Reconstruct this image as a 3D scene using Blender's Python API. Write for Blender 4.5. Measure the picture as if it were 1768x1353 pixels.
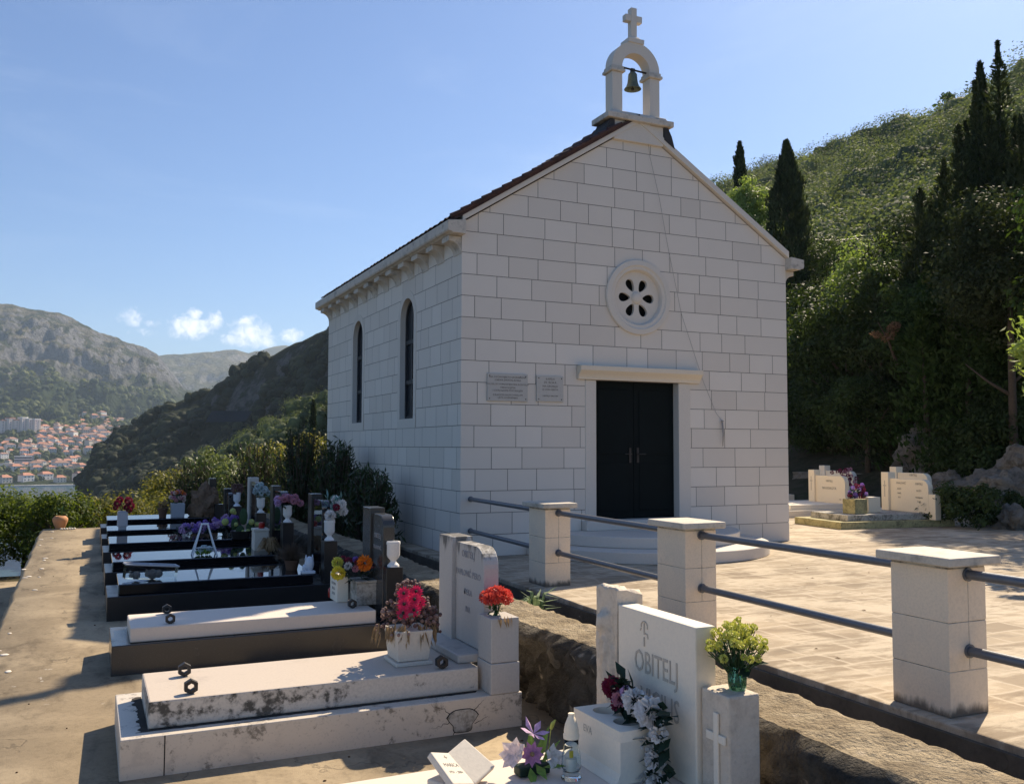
import bpy, bmesh, math, random
import numpy as np
from mathutils import Vector, Matrix, noise as mnoise

for o in list(bpy.data.objects):
    bpy.data.objects.remove(o)
SC = bpy.context.scene
COL = SC.collection
R = math.radians
rng = np.random.default_rng(11)
random.seed(11)

# ------------------------------------------------------------------ camera
F, PIT, ROL, YAW = 1574.66, 0.0595, 0.0032, 0.4334          # focal length in photo pixels, angles
CAM = np.array([-4.9212, -12.4149, 1.6161])
cd = bpy.data.cameras.new('camera')
cd.sensor_width = 36.0
cd.lens = F / 1768 * 36.0
cd.clip_start, cd.clip_end = 0.1, 40000
cam = bpy.data.objects.new('camera', cd)
COL.objects.link(cam)
cam.matrix_world = Matrix.Translation(CAM.tolist()) @ Matrix.Rotation(-YAW, 4, 'Z') @ Matrix.Rotation(math.pi / 2 + PIT, 4, 'X') @ Matrix.Rotation(ROL, 4, 'Z')
SC.camera = cam

# ------------------------------------------------------------------ light
SUN = Vector((0.94, 0.56, 1.0)).normalized()
sl = bpy.data.lights.new('sun', 'SUN')
sl.energy, sl.angle, sl.color = 4.3, R(0.53), (1.0, 0.85, 0.64)
so = bpy.data.objects.new('sun', sl)
COL.objects.link(so)
so.rotation_euler = SUN.to_track_quat('Z', 'Y').to_euler()
so.location = (20, 6, 40)
SC.view_settings.view_transform = 'Standard'
SC.view_settings.look = 'None'
SC.view_settings.gamma = 1.0
SC.view_settings.exposure = 0.95
SC.cycles.use_denoising = True
SC.cycles.max_bounces = 8
SC.cycles.diffuse_bounces = 4
SC.cycles.transparent_max_bounces = 12
SC.cycles.volume_bounces = 0
SC.cycles.sample_clamp_indirect = 6.0

# ------------------------------------------------------------------ node helpers
class NT:
    def __init__(s, tree):
        s.t = tree
        s.n = tree.nodes
    def add(s, typ, **kw):
        n = s.n.new(typ)
        for k, v in kw.items():
            if k.startswith('_'):
                n.inputs[k[1:].replace('_', ' ')].default_value = v
            else:
                setattr(n, k, v)
        return n
    def link(s, a, b):
        s.t.links.new(a, b)
    def math(s, op, a, b=None, c=None, clamp=False):
        n = s.n.new('ShaderNodeMath')
        n.operation = op
        n.use_clamp = clamp
        for i, v in enumerate((a, b, c)):
            if v is None:
                continue
            if isinstance(v, (int, float)):
                n.inputs[i].default_value = v
            else:
                s.link(v, n.inputs[i])
        return n.outputs[0]
    def mix(s, f, a, b, mode='MIX'):
        n = s.n.new('ShaderNodeMix')
        n.data_type, n.blend_type = 'RGBA', mode
        for i, v in ((0, f), (6, a), (7, b)):
            if isinstance(v, (int, float)):
                n.inputs[i].default_value = v
            elif isinstance(v, tuple):
                n.inputs[i].default_value = (*v, 1.0) if len(v) == 3 else v
            else:
                s.link(v, n.inputs[i])
        return n.outputs[2]
    def noise(s, vec, scale, detail=4, rough=0.55, dist=0.0):
        n = s.n.new('ShaderNodeTexNoise')
        n.inputs['Scale'].default_value = scale
        n.inputs['Detail'].default_value = detail
        n.inputs['Roughness'].default_value = rough
        n.inputs['Distortion'].default_value = dist
        if vec is not None:
            s.link(vec, n.inputs['Vector'])
        return n.outputs['Fac']
    def ramp(s, f, lo, hi):
        n = s.n.new('ShaderNodeMapRange')
        n.interpolation_type = 'SMOOTHSTEP'
        n.inputs[1].default_value, n.inputs[2].default_value = lo, hi
        s.link(f, n.inputs[0])
        return n.outputs[0]
    def scale(s, vec, x, y, z):
        n = s.n.new('ShaderNodeMapping')
        n.inputs['Scale'].default_value = (x, y, z)
        s.link(vec, n.inputs['Vector'])
        return n.outputs[0]

# ------------------------------------------------------------------ world: sky + fair-weather clouds low over the ridge
W = bpy.data.worlds.new('World')
SC.world = W
W.use_nodes = True
w = NT(W.node_tree)
w.n.clear()
sky = w.add('ShaderNodeTexSky', sky_type='NISHITA', sun_disc=False)
sky.sun_elevation = math.asin(SUN.z)
sky.sun_rotation = math.atan2(SUN.x, SUN.y)
sky.altitude = 60
sky.air_density, sky.dust_density, sky.ozone_density = 1.0, 0.6, 1.6
tc = w.add('ShaderNodeTexCoord')
sep = w.add('ShaderNodeSeparateXYZ')
w.link(tc.outputs['Generated'], sep.inputs[0])
az = w.math('ARCTAN2', sep.outputs[0], sep.outputs[1])
el = w.math('ARCSINE', sep.outputs[2])
cmb = w.add('ShaderNodeCombineXYZ')
w.link(az, cmb.inputs[0]); w.link(el, cmb.inputs[1])
wsh = w.noise(cmb.outputs[0], 120, 8, 0.62, 0.5)
big = w.noise(cmb.outputs[0], 45, 5, 0.6)
tot = None
for (u, v, ru, rv, k) in ((222, 566, 24, 20, .75), (262, 575, 22, 9, .6), (325, 578, 46, 24, 1.0), (333, 556, 15, 13, .95), (368, 566, 15, 20, .9), (300, 580, 20, 12, .8),
                          (428, 582, 40, 30, 1.0), (424, 566, 20, 14, 1.0), (450, 596, 32, 16, 1.0), (500, 586, 24, 15, .9), (240, 590, 40, 9, .45), (408, 596, 30, 14, .9)):
    a0 = YAW + math.atan((u - 884) / F)
    e0 = math.atan((771 - v) / F)
    dx = w.math('DIVIDE', w.math('SUBTRACT', az, a0), ru * 1.15 / F)
    dy = w.math('DIVIDE', w.math('SUBTRACT', el, e0), rv * 1.15 / F)
    d2 = w.math('ADD', w.math('MULTIPLY', dx, dx), w.math('MULTIPLY', dy, dy))
    m = w.math('MULTIPLY', w.math('SUBTRACT', 1.0, d2, clamp=True), k)
    tot = m if tot is None else w.math('MAXIMUM', tot, m)
cl = w.math('ADD', w.math('MULTIPLY', tot, 0.75), w.math('ADD', w.math('MULTIPLY', wsh, 1.1), w.math('MULTIPLY', big, 0.5)))
cl = w.math('MULTIPLY', w.ramp(cl, 1.02, 1.75), w.ramp(tot, 0.0, 0.3))
cirrus = w.math('MULTIPLY', w.ramp(w.noise(w.scale(cmb.outputs[0], 1.2, 5.0, 1.0), 2.2, 5, 0.6, 0.6), 0.48, 0.8), 0.10)
skyt = w.mix(1.0, sky.outputs[0], (.76, .88, 1.08), 'MULTIPLY')
skyc = w.mix(cirrus, skyt, (9.0, 9.8, 11.0))
cc = w.mix(w.math('MULTIPLY', cl, 0.8), skyc, (12.0, 11.8, 12.2))
bg = w.add('ShaderNodeBackground')
bg.inputs['Strength'].default_value = 0.066
w.link(cc, bg.inputs['Color'])
out = w.add('ShaderNodeOutputWorld')
w.link(bg.outputs[0], out.inputs['Surface'])

# ------------------------------------------------------------------ pixel -> place helpers (photo pixels)
def ray(u, v):
    x, y = u - 884, v - 676.5
    cr, sr = math.cos(-ROL), math.sin(-ROL)
    x, y = x * cr - y * sr, x * sr + y * cr
    r, up = x / F, -y / F
    cp, sp = math.cos(PIT), math.sin(PIT)
    fw, uu = cp - up * sp, sp + up * cp
    c, s = math.cos(YAW), math.sin(YAW)
    return np.array([r * c + fw * s, -r * s + fw * c, uu])
def PX(u, v, x): d = ray(u, v); return CAM + d * (x - CAM[0]) / d[0]
def PY(u, v, y): d = ray(u, v); return CAM + d * (y - CAM[1]) / d[1]
def PZ(u, v, z): d = ray(u, v); return CAM + d * (z - CAM[2]) / d[2]
def PD(u, v, t): return CAM + ray(u, v) * t
def zp(y): return -0.6 + 0.03 * (min(max(y, -14), 9.6) + 5.7)      # the grave terrace climbs gently

# ------------------------------------------------------------------ materials
MATS = {}
def newmat(name):
    m = bpy.data.materials.new(name)
    m.use_nodes = True
    t = NT(m.node_tree)
    p = t.n['Principled BSDF']
    pos = t.add('ShaderNodeNewGeometry').outputs['Position']
    return m, t, p, pos
def bump(t, p, h, strength, dist=0.02):
    b = t.add('ShaderNodeBump')
    b.inputs['Strength'].default_value = strength
    b.inputs['Distance'].default_value = dist
    t.link(h, b.inputs['Height'])
    t.link(b.outputs[0], p.inputs['Normal'])
    return b
def plain(name, col, rough=0.6, var=0.12, scale=9, metal=0.0, bmp=0.0, spec=0.5, ior=None):
    m, t, p, pos = newmat(name)
    n = t.noise(pos, scale, 5)
    k = t.math('ADD', t.math('MULTIPLY', n, 2 * var), 1 - var)
    c = t.mix(1.0, col, (1, 1, 1), 'MULTIPLY')
    mul = t.add('ShaderNodeVectorMath', operation='SCALE')
    t.link(c, mul.inputs[0]); t.link(k, mul.inputs['Scale'])
    t.link(mul.outputs[0], p.inputs['Base Color'])
    p.inputs['Roughness'].default_value = rough
    p.inputs['Metallic'].default_value = metal
    p.inputs['Specular IOR Level'].default_value = spec
    if ior: p.inputs['IOR'].default_value = ior
    if bmp: bump(t, p, t.noise(pos, scale * 6, 4), bmp, 0.01)
    MATS[name] = m
    return m
def stone(name, col, dark, stain_lo=0.55, stain_hi=0.75, amt=0.6, rough=0.75, scale=3.0, bmp=0.25, tint=None, streak=False, foot=False, top=None):
    """pale dressed stone with weather stains that belong to the stone"""
    m, t, p, pos = newmat(name)
    n1 = t.noise(pos, scale, 6, 0.62, 0.4)
    n2 = t.noise(t.scale(pos, 1, 1, 0.25) if streak else pos, scale * 4.5, 6, 0.65)
    fine = t.noise(pos, 60, 4, 0.6)
    s = t.math('MULTIPLY', t.ramp(t.math('ADD', t.math('MULTIPLY', n1, 0.55), t.math('MULTIPLY', n2, 0.45)), stain_lo, stain_hi), amt)
    c = t.mix(s, col, dark)
    if tint:
        c = t.mix(t.math('MULTIPLY', t.ramp(t.noise(pos, scale * 0.6, 3), 0.4, 0.7), 0.5), c, tint)
    c = t.mix(t.math('MULTIPLY', t.ramp(fine, 0.35, 0.75), 0.16), c, dark)
    if top is not None:           # rain streaks running down from the upper edge
        sz = t.add('ShaderNodeSeparateXYZ'); t.link(pos, sz.inputs[0])
        hh = t.math('ADD', sz.outputs[2], t.math('MULTIPLY', t.math('SUBTRACT', t.noise(t.scale(pos, 1, 1, .18), 11, 6, .7), .5), top[1]))
        c = t.mix(t.math('MULTIPLY', t.ramp(hh, top[0] - .03, top[0] + .06), .8), c, (.05, .045, .04))
    if foot:                     # black algae creeping up from the wet foot of the pillar
        sz = t.add('ShaderNodeSeparateXYZ'); t.link(pos, sz.inputs[0])
        hh = t.math('SUBTRACT', sz.outputs[2], t.math('MULTIPLY', t.noise(t.scale(pos, 1, 1, .3), 9, 5, .65), .17))
        c = t.mix(t.math('MULTIPLY', t.math('SUBTRACT', 1.0, t.ramp(hh, -.075, -.01)), .85), c, (.06, .05, .04))
    t.link(c, p.inputs['Base Color'])
    p.inputs['Roughness'].default_value = rough
    p.inputs['Specular IOR Level'].default_value = 0.3
    bump(t, p, t.math('ADD', fine, t.math('MULTIPLY', n2, 0.6)), bmp, 0.006)
    MATS[name] = m
    return m
def toned(name, dark, light, rough=0.8, trans=0.0, tcol=None, noise_amt=0.0, nscale=8, spec=0.3, bmp=0):
    """colour chosen per leaf / block through the mesh attribute 'tone'"""
    m, t, p, pos = newmat(name)
    a = t.add('ShaderNodeAttribute', attribute_name='tone')
    f = a.outputs['Fac']
    if noise_amt:
        f = t.math('ADD', f, t.math('MULTIPLY', t.math('SUBTRACT', t.noise(pos, nscale, 5), 0.5), noise_amt), clamp=True)
    c = t.mix(f, dark, light)
    t.link(c, p.inputs['Base Color'])
    p.inputs['Roughness'].default_value = rough
    p.inputs['Specular IOR Level'].default_value = spec
    if bmp: bump(t, p, t.noise(pos, 45, 5, 0.6), bmp, 0.004)
    if trans:
        tr = t.add('ShaderNodeBsdfTranslucent')
        c2 = t.mix(1.0, c, tcol or (1.6, 1.7, 0.7), 'MULTIPLY')
        t.link(c2, tr.inputs['Color'])
        mx = t.add('ShaderNodeMixShader')
        mx.inputs[0].default_value = trans
        t.link(p.outputs[0], mx.inputs[1]); t.link(tr.outputs[0], mx.inputs[2])
        t.link(mx.outputs[0], t.n['Material Output'].inputs['Surface'])
    MATS[name] = m
    return m

M_block = toned('limestone_block', (.66, .595, .515), (.75, .685, .60), 0.8, noise_amt=0.5, nscale=1.7, bmp=0.18)
M_joint = plain('joint_mortar', (.18, .16, .14), 0.9)
M_trim = stone('limestone_trim', (.67, .61, .53), (.38, .34, .29), .60, .85, .5, bmp=.12)
M_lintel = stone('lintel_stone', (.74, .64, .50), (.46, .38, .29), .60, .85, .45, bmp=.1)
M_trimw = stone('limestone_weathered', (.60, .54, .46), (.17, .16, .14), .48, .68, .75, bmp=.25)
M_pillar = stone('pillar_limestone', (.88, .72, .535), (.32, .27, .21), .55, .80, .6, tint=(.70, .62, .50), bmp=.22, foot=True, top=(.93, .40))
M_marble = stone('grey_marble', (.51, .475, .43), (.20, .19, .18), .50, .70, .65, 0.5, 2.6, .08, streak=True)
M_headm = stone('rain_streaked_marble', (.50, .47, .43), (.26, .25, .235), .54, .78, .5, .6, 2.6, .1, streak=True, top=(.86, .55))
M_marbleL = stone('lichened_marble', (.62, .56, .48), (.045, .042, .035), .50, .60, .92, 0.7, 3.4, .3)
M_white = stone('white_stone', (.84, .75, .61), (.52, .49, .45), .6, .85, .45, bmp=.08)
M_rough = stone('rough_stone', (.66, .57, .46), (.36, .29, .22), .45, .7, .6, .85, 6, .9)
M_planter = stone('planter_stone', (.66, .60, .51), (.28, .26, .23), .58, .8, .5, bmp=.15)
M_oldbox = stone('mossy_planter', (.50, .47, .41), (.10, .09, .07), .42, .62, .85, .85, 5, .35)
M_moss = stone('mossy_stone', (.46, .40, .20), (.13, .12, .06), .42, .65, .8, .85, 5, .35)
M_cream = stone('cream_stone', (.90, .77, .57), (.55, .48, .38), .6, .85, .4, bmp=.06)
M_pink = stone('pinkish_slab', (.72, .62, .52), (.48, .41, .35), .55, .8, .5, .6, 3, .06)
M_dirt = plain('black_dirt', (.035, .03, .024), .95, .4, 20)
M_iron = plain('dark_iron', (.05, .045, .042), .55, .25, 30, .6, .3)
M_rail = plain('grey_pipe_paint', (.14, .15, .17), .42, .15, 12, .35, .12)
M_text = plain('engraved_letters', (.20, .18, .16), .9)
M_textg = plain('grey_letters', (.30, .30, .31), .8)
M_texts = plain('shallow_letters', (.50, .44, .36), .9)
M_bronze = stone('bell_bronze', (.14, .17, .13), (.05, .06, .045), .4, .7, .8, .55, 8, .15)
M_door = plain('dark_green_door', (.004, .0075, .008), .75, .3, 3, spec=.15)
M_dark = plain('dark_interior', (.01, .01, .011), .9)
M_glassd = plain('dark_window_glass', (.022, .025, .03), .35, .2, 2, spec=.12)
M_leadw = plain('window_bars', (.03, .03, .032), .6)
M_plaque = stone('plaque_stone', (.52, .49, .44), (.34, .31, .27), .55, .8, .5, bmp=.06)
M_terra = plain('terracotta', (.50, .24, .11), .8, .2, 8, bmp=.1)
M_brownpot = plain('brown_clay', (.12, .06, .035), .8, .2, 8)
M_urn = stone('white_urn', (.74, .72, .69), (.40, .39, .37), .6, .85, .4, .5, 5, .05)
M_bluew = plain('bluish_white_porcelain', (.66, .70, .76), .35, .06)
M_redglass = plain('red_lantern_glass', (.35, .02, .015), .15, .2, 20)
M_wax = plain('white_wax', (.82, .78, .70), .5, .05)
M_yellow = plain('yellow_plastic', (.75, .55, .03), .4, .1)
M_ltgrey = plain('light_grey_plastic', (.40, .42, .46), .5, .1)
M_frame = plain('white_plastic_frame', (.75, .77, .80), .4, .06)
M_rope = plain('old_rope', (.34, .31, .28), .9)
M_smear = stone('mortar_smear', (.50, .43, .35), (.25, .21, .17), .4, .7, .7, bmp=.3)
M_cap = stone('pillar_cap', (.62, .55, .45), (.20, .18, .15), .46, .66, .65, tint=(.66, .60, .50), bmp=.3)

def mk_granite(name, col, rough, ior):
    m, t, p, pos = newmat(name)
    sp = t.noise(pos, 240, 2, .5)
    c = t.mix(t.ramp(sp, .62, .75), col, tuple(min(1, x * 3 + .012) for x in col))
    t.link(c, p.inputs['Base Color'])
    sm = t.noise(pos, 6, 4)
    t.link(t.math('ADD', t.math('MULTIPLY', t.ramp(sm, .5, .8), .10), rough), p.inputs['Roughness'])
    p.inputs['IOR'].default_value = ior
    MATS[name] = m
    return m
M_black = mk_granite('black_polished_granite', (.008, .008, .010), .03, 1.85)
M_blackm = mk_granite('black_honed_granite', (.012, .012, .014), .28, 1.5)
M_grgran = mk_granite('grey_granite', (.040, .040, .040), .22, 1.55)

def mk_glass():
    m, t, p, pos = newmat('clear_glass')
    p.inputs['Base Color'].default_value = (.86, .92, .92, 1)
    p.inputs['Transmission Weight'].default_value = 1.0
    p.inputs['Roughness'].default_value = .03
    p.inputs['IOR'].default_value = 1.25
    return m
M_glass = mk_glass()
def mk_greenglass():
    m, t, p, pos = newmat('green_glass')
    p.inputs['Base Color'].default_value = (.25, .55, .32, 1)
    p.inputs['Transmission Weight'].default_value = .9
    p.inputs['Roughness'].default_value = .06
    p.inputs['IOR'].default_value = 1.25
    return m
M_gglass = mk_greenglass()

def mk_marble():
    """white marble veined with grey and spotted with black lichen near its lower edges"""
    m, t, p, pos = newmat('veined_marble')
    wv = t.add('ShaderNodeTexWave')
    wv.inputs['Scale'].default_value = 1.3
    wv.inputs['Distortion'].default_value = 14
    wv.inputs['Detail'].default_value = 5
    wv.inputs['Detail Scale'].default_value = 1.6
    t.link(t.scale(pos, 1, 1.5, 2), wv.inputs['Vector'])
    v = t.math('MULTIPLY', t.math('POWER', wv.outputs['Fac'], 5.0), t.ramp(t.noise(pos, 1.2, 3), .45, .65))
    c = t.mix(t.math('MULTIPLY', v, .5), (.60, .53, .44), (.38, .34, .295))
    st = t.math('ADD', t.math('MULTIPLY', t.noise(pos, 4.2, 6, .7, .4), .6), t.math('MULTIPLY', t.noise(pos, 19, 5, .7), .4))
    c = t.mix(t.math('MULTIPLY', t.ramp(st, .535, .62), .75), c, (.10, .085, .065))
    sp = t.noise(pos, 70, 3)
    c = t.mix(t.math('MULTIPLY', t.ramp(sp, .56, .7), .25), c, (.2, .19, .17))
    t.link(c, p.inputs['Base Color'])
    p.inputs['Roughness'].default_value = .5
    bump(t, p, sp, .12, .004)
    return m
M_vein = mk_marble()
M_slabtop = stone('worn_marble_top', (.56, .475, .385), (.30, .255, .21), .52, .78, .65, .55, 2.2, .08)

def mk_pavers():
    m, t, p, pos = newmat('worn_flagstones')
    wob = t.add('ShaderNodeVectorMath', operation='ADD')
    nz = t.add('ShaderNodeTexNoise')
    nz.inputs['Scale'].default_value = 3.0
    t.link(pos, nz.inputs['Vector'])
    sc = t.add('ShaderNodeVectorMath', operation='SCALE'); sc.inputs['Scale'].default_value = .10
    t.link(nz.outputs['Color'], sc.inputs[0])
    t.link(pos, wob.inputs[0]); t.link(sc.outputs[0], wob.inputs[1])
    b = t.add('ShaderNodeTexBrick', offset=.5, offset_frequency=2, squash=.7, squash_frequency=3)
    b.inputs['Scale'].default_value = 1.0
    b.inputs['Brick Width'].default_value = .52
    b.inputs['Row Height'].default_value = .34
    b.inputs['Mortar Size'].default_value = .010
    b.inputs['Mortar Smooth'].default_value = .35
    b.inputs['Color1'].default_value = (.27, .21, .145, 1)
    b.inputs['Color2'].default_value = (.40, .32, .225, 1)
    b.inputs['Mortar'].default_value = (.48, .40, .30, 1)
    t.link(wob.outputs[0], b.inputs['Vector'])
    b2 = t.add('ShaderNodeTexBrick', offset=.5, offset_frequency=2, squash=.7, squash_frequency=3)
    for k_, v_ in (('Scale', 1.0), ('Brick Width', .52), ('Row Height', .34), ('Mortar Size', .05), ('Mortar Smooth', 1.0)): b2.inputs[k_].default_value = v_
    t.link(wob.outputs[0], b2.inputs['Vector'])
    n1 = t.noise(pos, 1.1, 7, .66, .5)
    n2 = t.noise(t.scale(pos, .6, 2.2, 1), 2.2, 6, .65, .3)
    n3 = t.noise(pos, 13, 5, .6)
    d = t.ramp(t.math('ADD', t.math('MULTIPLY', n1, .5), t.math('MULTIPLY', n2, .5)), .45, .55)
    c = t.mix(t.math('MULTIPLY', d, .8), b.outputs['Color'], (.56, .47, .35))
    n5 = t.noise(t.scale(pos, .75, 1.6, 1), 1.3, 7, .7, .8)
    c = t.mix(t.math('MULTIPLY', t.ramp(n5, .52, .62), .6), c, (.20, .15, .10))
    c = t.mix(t.math('MULTIPLY', t.ramp(n2, .54, .66), .5), c, (.15, .115, .08))
    c = t.mix(t.math('MULTIPLY', t.ramp(n3, .5, .75), .3), c, (.20, .16, .12))
    worn = t.ramp(t.math('ADD', t.math('MULTIPLY', b2.outputs['Fac'], .55), t.math('ADD', t.math('MULTIPLY', n3, .5), t.math('MULTIPLY', n1, .6))), .70, 1.0)
    c = t.mix(t.math('MULTIPLY', worn, .42), c, (.52, .435, .325))
    gr = t.noise(pos, 90, 3, .6)
    c = t.mix(t.math('MULTIPLY', t.ramp(gr, .5, .75), .22), c, (.14, .11, .08))
    t.link(c, p.inputs['Base Color'])
    p.inputs['Roughness'].default_value = .85
    p.inputs['Specular IOR Level'].default_value = .2
    h = t.math('ADD', t.math('MULTIPLY', b.outputs['Fac'], -.5), t.math('ADD', t.math('MULTIPLY', n3, .5), n2))
    bump(t, p, h, .35, .012)
    return m
M_paver = mk_pavers()

def mk_concrete(name, a, b_, dk, scale=1.0):
    m, t, p, pos = newmat(name)
    n1 = t.noise(pos, .9 * scale, 7, .66, .6)
    n2 = t.noise(t.scale(pos, 1.8, .8, 1), 2.6 * scale, 6, .65, .3)
    n3 = t.noise(pos, 26, 5, .6)
    n4 = t.noise(pos, 120, 3, .6)
    c = t.mix(t.ramp(n1, .38, .62), a, b_)
    c = t.mix(t.math('MULTIPLY', t.ramp(n2, .5, .72), .6), c, dk)
    c = t.mix(t.math('MULTIPLY', t.ramp(n3, .45, .75), .28), c, dk)
    vo = t.add('ShaderNodeTexVoronoi', feature='DISTANCE_TO_EDGE')
    vo.inputs['Scale'].default_value = .45
    wob = t.add('ShaderNodeVectorMath', operation='ADD')
    nz = t.add('ShaderNodeTexNoise'); nz.inputs['Scale'].default_value = 2.5; nz.inputs['Detail'].default_value = 6
    t.link(pos, nz.inputs['Vector']); t.link(pos, wob.inputs[0]); t.link(nz.outputs['Color'], wob.inputs[1])
    t.link(wob.outputs[0], vo.inputs['Vector'])
    crack = t.math('SUBTRACT', 1.0, t.ramp(vo.outputs['Distance'], .0, .007))
    c = t.mix(t.math('MULTIPLY', crack, .4), c, (.06, .05, .04))
    sp = t.add('ShaderNodeTexVoronoi'); sp.inputs['Scale'].default_value = 3.2; sp.inputs['Randomness'].default_value = 1
    t.link(wob.outputs[0], sp.inputs['Vector'])
    spot = t.math('MULTIPLY', t.math('SUBTRACT', 1.0, t.ramp(sp.outputs['Distance'], .05, .10)), t.ramp(n2, .5, .55))
    c = t.mix(t.math('MULTIPLY', spot, .7), c, (.52, .47, .40))
    t.link(c, p.inputs['Base Color'])
    p.inputs['Roughness'].default_value = .9
    p.inputs['Specular IOR Level'].default_value = .2
    bump(t, p, t.math('ADD', n3, t.math('ADD', n4, t.math('MULTIPLY', crack, -1))), .3, .008)
    return m
M_path = mk_concrete('weathered_concrete', (.27, .21, .135), (.40, .315, .205), (.105, .08, .052))
M_drain = mk_concrete('dark_concrete', (.10, .085, .065), (.15, .125, .095), (.04, .035, .03))  # darker concrete of the drain and the terrace edge

def mk_wall(name, c0, c1, c2, stones=False):
    m, t, p, pos = newmat(name)
    n1 = t.noise(pos, 3.2, 7, .66, .5)
    n2 = t.noise(pos, 11, 6, .65)
    n3 = t.noise(pos, 42, 4, .6)
    c = t.mix(t.ramp(n1, .38, .62), c0, c1)
    vs = t.add('ShaderNodeTexVoronoi'); vs.inputs['Scale'].default_value = 3.4
    wv = t.add('ShaderNodeVectorMath', operation='ADD'); wz = t.add('ShaderNodeTexNoise'); wz.inputs['Scale'].default_value = 5; wz.inputs['Detail'].default_value = 5
    t.link(pos, wz.inputs['Vector']); ws = t.add('ShaderNodeVectorMath', operation='SCALE'); ws.inputs['Scale'].default_value = .25; t.link(wz.outputs['Color'], ws.inputs[0])
    t.link(t.scale(pos, .6, 1.0, 1.25), wv.inputs[0]); t.link(ws.outputs[0], wv.inputs[1]); t.link(wv.outputs[0], vs.inputs['Vector'])
    hs = t.add('ShaderNodeSeparateColor'); t.link(vs.outputs['Color'], hs.inputs[0])
    if stones: c = t.mix(t.math('MULTIPLY', t.ramp(hs.outputs[0], .3, 1.0), .45), c, tuple(x * 1.9 for x in c1))
    c = t.mix(t.math('MULTIPLY', t.ramp(n2, .5, .68), .55), c, c2)
    sp = t.add('ShaderNodeTexVoronoi'); sp.inputs['Scale'].default_value = 9
    t.link(pos, sp.inputs['Vector'])
    lich = t.math('MULTIPLY', t.math('SUBTRACT', 1.0, t.ramp(sp.outputs['Distance'], .12, .30)), t.ramp(n1, .46, .56))
    c = t.mix(t.math('MULTIPLY', lich, .6), c, (.50, .42, .32))
    t.link(c, p.inputs['Base Color'])
    p.inputs['Roughness'].default_value = .95
    p.inputs['Specular IOR Level'].default_value = .1
    bump(t, p, t.math('ADD', n2, t.math('MULTIPLY', n3, .7)), 1.0, .045)
    return m
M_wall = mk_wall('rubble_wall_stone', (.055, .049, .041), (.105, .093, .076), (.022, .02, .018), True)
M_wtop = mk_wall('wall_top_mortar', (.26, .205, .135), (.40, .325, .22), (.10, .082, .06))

def mk_tile():
    m, t, p, pos = newmat('old_roof_tile')
    n = t.noise(pos, 5, 5)
    t.link(t.mix(t.ramp(n, .35, .65), (.040, .022, .020), (.080, .038, .031)), p.inputs['Base Color'])
    p.inputs['Roughness'].default_value = .85
    return m
M_tile = mk_tile()

# foliage
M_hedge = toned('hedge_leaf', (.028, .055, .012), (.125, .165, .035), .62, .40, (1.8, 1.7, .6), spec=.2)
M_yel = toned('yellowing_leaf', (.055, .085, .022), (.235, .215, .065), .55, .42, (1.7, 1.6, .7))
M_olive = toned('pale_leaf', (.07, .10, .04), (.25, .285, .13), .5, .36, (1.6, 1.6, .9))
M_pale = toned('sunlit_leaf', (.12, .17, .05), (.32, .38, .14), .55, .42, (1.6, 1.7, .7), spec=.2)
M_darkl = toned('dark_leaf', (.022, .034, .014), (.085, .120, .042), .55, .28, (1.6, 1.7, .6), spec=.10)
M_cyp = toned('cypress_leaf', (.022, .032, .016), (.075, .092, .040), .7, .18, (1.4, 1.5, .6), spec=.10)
M_pine = toned('pine_leaf', (.020, .042, .014), (.075, .115, .035), .65, .3, (1.5, 1.6, .6), spec=.10)
M_dry = toned('dry_leaf', (.10, .06, .03), (.30, .18, .10), .85, .25, (1.3, 1.1, .8))
M_scrub = toned('hill_scrub', (.030, .050, .015), (.150, .165, .050), .8, .3, (1.6, 1.6, .6))
M_hillw = toned('hill_wood_leaf', (.060, .080, .040), (.205, .235, .115), .8, .3, (1.5, 1.6, .7))
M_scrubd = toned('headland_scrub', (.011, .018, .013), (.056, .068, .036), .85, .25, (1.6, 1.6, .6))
M_oleand = toned('oleander_leaf', (.018, .032, .014), (.065, .095, .040), .45, .28, (1.6, 1.7, .6), spec=.45)
M_bark = plain('bark', (.09, .065, .045), .95, .35, 14, bmp=.5)

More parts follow.
